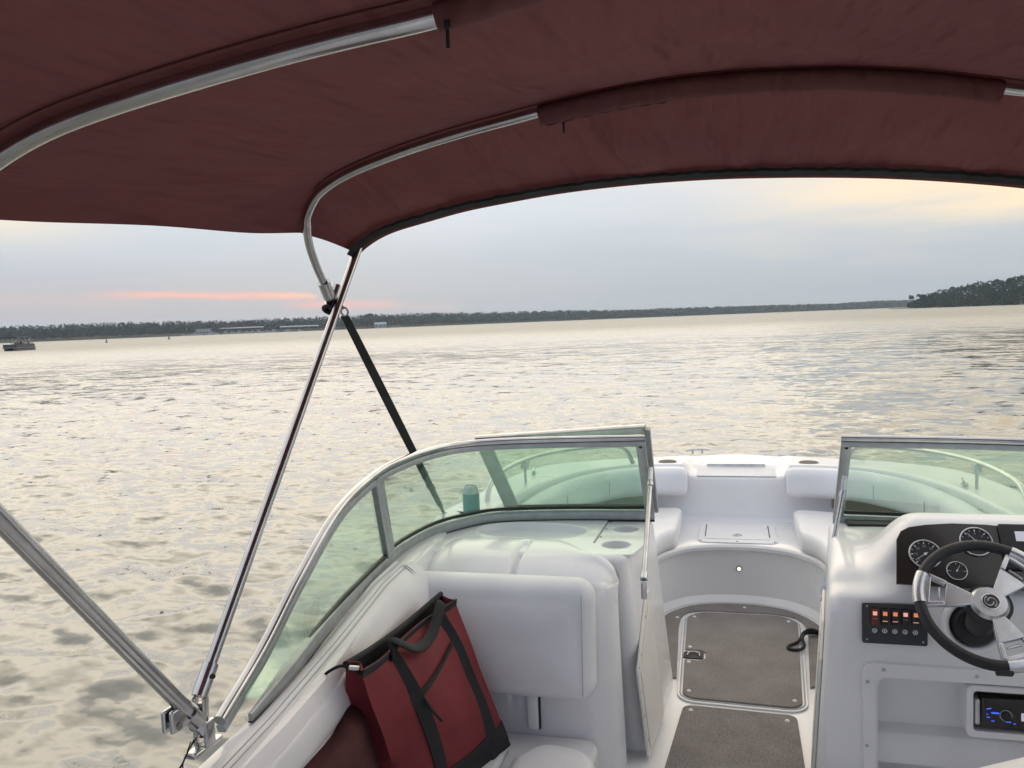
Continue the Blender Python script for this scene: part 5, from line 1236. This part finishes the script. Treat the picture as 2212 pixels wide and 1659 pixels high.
# pink sunset streaks
def streak(u0, v0, u1, v1, thick, col, amt, seed):
    a0, e0_ = azel(u0, v0); a1, e1_ = azel(u1, v1)
    t = mth('DIVIDE', mth('SUBTRACT', azm, a0), a1-a0)
    ec = mth('MULTIPLY_ADD', t, e1_-e0_, e0_)
    cv2 = N(nt, 'ShaderNodeCombineXYZ'); lk(nt, mth('MULTIPLY', azm, 14.), cv2.inputs[0]); lk(nt, mth('MULTIPLY', el, 90.), cv2.inputs[1]); cv2.inputs[2].default_value = seed
    n2 = N(nt, 'ShaderNodeTexNoise', Scale=1., Detail=4); lk(nt, cv2.outputs[0], n2.inputs['Vector'])
    ec = mth('ADD', ec, mth('MULTIPLY', mth('SUBTRACT', n2.outputs['Fac'], .5), .010))
    wn_ = mth('MULTIPLY', mth('SMOOTH_MIN', mth('MULTIPLY', t, 3.5, None, True), mth('MULTIPLY', mth('SUBTRACT', 1.0, t), 7., None, True), .2), 1., None, True)
    g = mth('MULTIPLY', gauss(el, ec, thick/F), wn_); g = mth('MULTIPLY', g, amt, None, True)
    return g, col
for args in ((165, 634, 695, 641, 7.5, rs(1.06, .56, .47), 1., 1.), (-250, 640, 330, 655, 14, rs(.80, .60, .57), .35, 2.), (600, 660, 870, 659, 9, rs(1.02, .54, .50), .95, 3.), (720, 655, 1010, 668, 12, rs(.76, .60, .60), .6, 4.), (560, 634, 690, 641, 4.5, rs(1.1, .68, .45), .9, 5.)):
    g, c = streak(*args); colr = mixc(g, colr, c)
# cream glow high on the right, with a soft ragged edge
ga, ge = azel(2120, 415)
gl = mth('MULTIPLY', gauss(mth('ADD', azm, mth('MULTIPLY', nzc, .25)), ga+.06, .26), gauss(mth('ADD', el, mth('MULTIPLY', nzc, .12)), ge+.02, .05))
colr = mixc(mth('MULTIPLY', gl, 1.15, None, True), colr, rs(1.16, .92, .62))
g2 = mth('MULTIPLY', gauss(azm, azel(-20, 520)[0], .10), gauss(el, azel(0, 500)[1]+.02, .03)); colr = mixc(mth('MULTIPLY', g2, .9), colr, rs(1.0, .88, .70))
colr = mixc(mth('MULTIPLY', nzc, .12, None, True), colr, rs(.95, .93, .92))
sc1 = N(nt, 'ShaderNodeVectorMath', operation='SCALE'); lk(nt, colr, sc1.inputs[0]); sc1.inputs['Scale'].default_value = 1/SC/.1
sc2 = N(nt, 'ShaderNodeVectorMath', operation='SCALE'); lk(nt, sky.outputs[0], sc2.inputs[0]); sc2.inputs['Scale'].default_value = .02
ad = N(nt, 'ShaderNodeVectorMath', operation='ADD'); lk(nt, sc1.outputs[0], ad.inputs[0]); lk(nt, sc2.outputs[0], ad.inputs[1])
lk(nt, ad.outputs[0], bg.inputs['Color']); bg.inputs['Strength'].default_value = .1; lk(nt, bg.outputs[0], out.inputs['Surface'])
L = bpy.data.lights.new('sun', 'SUN'); L.energy = .5; L.angle = rd(60); L.color = (1, .84, .66); lo = bpy.data.objects.new('sun', L); C.objects.link(lo)
sd_ = V3((math.sin(rd(-24))*math.cos(rd(18)), math.cos(rd(-24))*math.cos(rd(18)), math.sin(rd(18)))); lo.rotation_euler = sd_.to_track_quat('Z', 'Y').to_euler()
HAZE = True
if HAZE:
    bm = B(); box(bm, (-3600, -3600, -2.2), (3600, 3600, 75)); M, nt, b = newmat('thin lake haze'); nt.nodes.remove(b)
    pv = N(nt, 'ShaderNodeVolumePrincipled'); pv.inputs['Color'].default_value = (.68, .84, 1.0, 1); pv.inputs['Density'].default_value = .00019; pv.inputs['Anisotropy'].default_value = .3
    lk(nt, pv.outputs[0], nt.nodes['Material Output'].inputs['Volume']); hz = obj('haze', bm, M, None, 0); kind(hz, 'stuff')
s = bpy.context.scene; s.view_settings.view_transform = 'Standard'; s.view_settings.look = 'None'; s.view_settings.exposure = 0; s.view_settings.gamma = 1
s.cycles.use_denoising = True; s.cycles.max_bounces = 10; s.cycles.transparent_max_bounces = 16; s.cycles.volume_bounces = 0; s.cycles.caustics_reflective = False; s.cycles.caustics_refractive = False
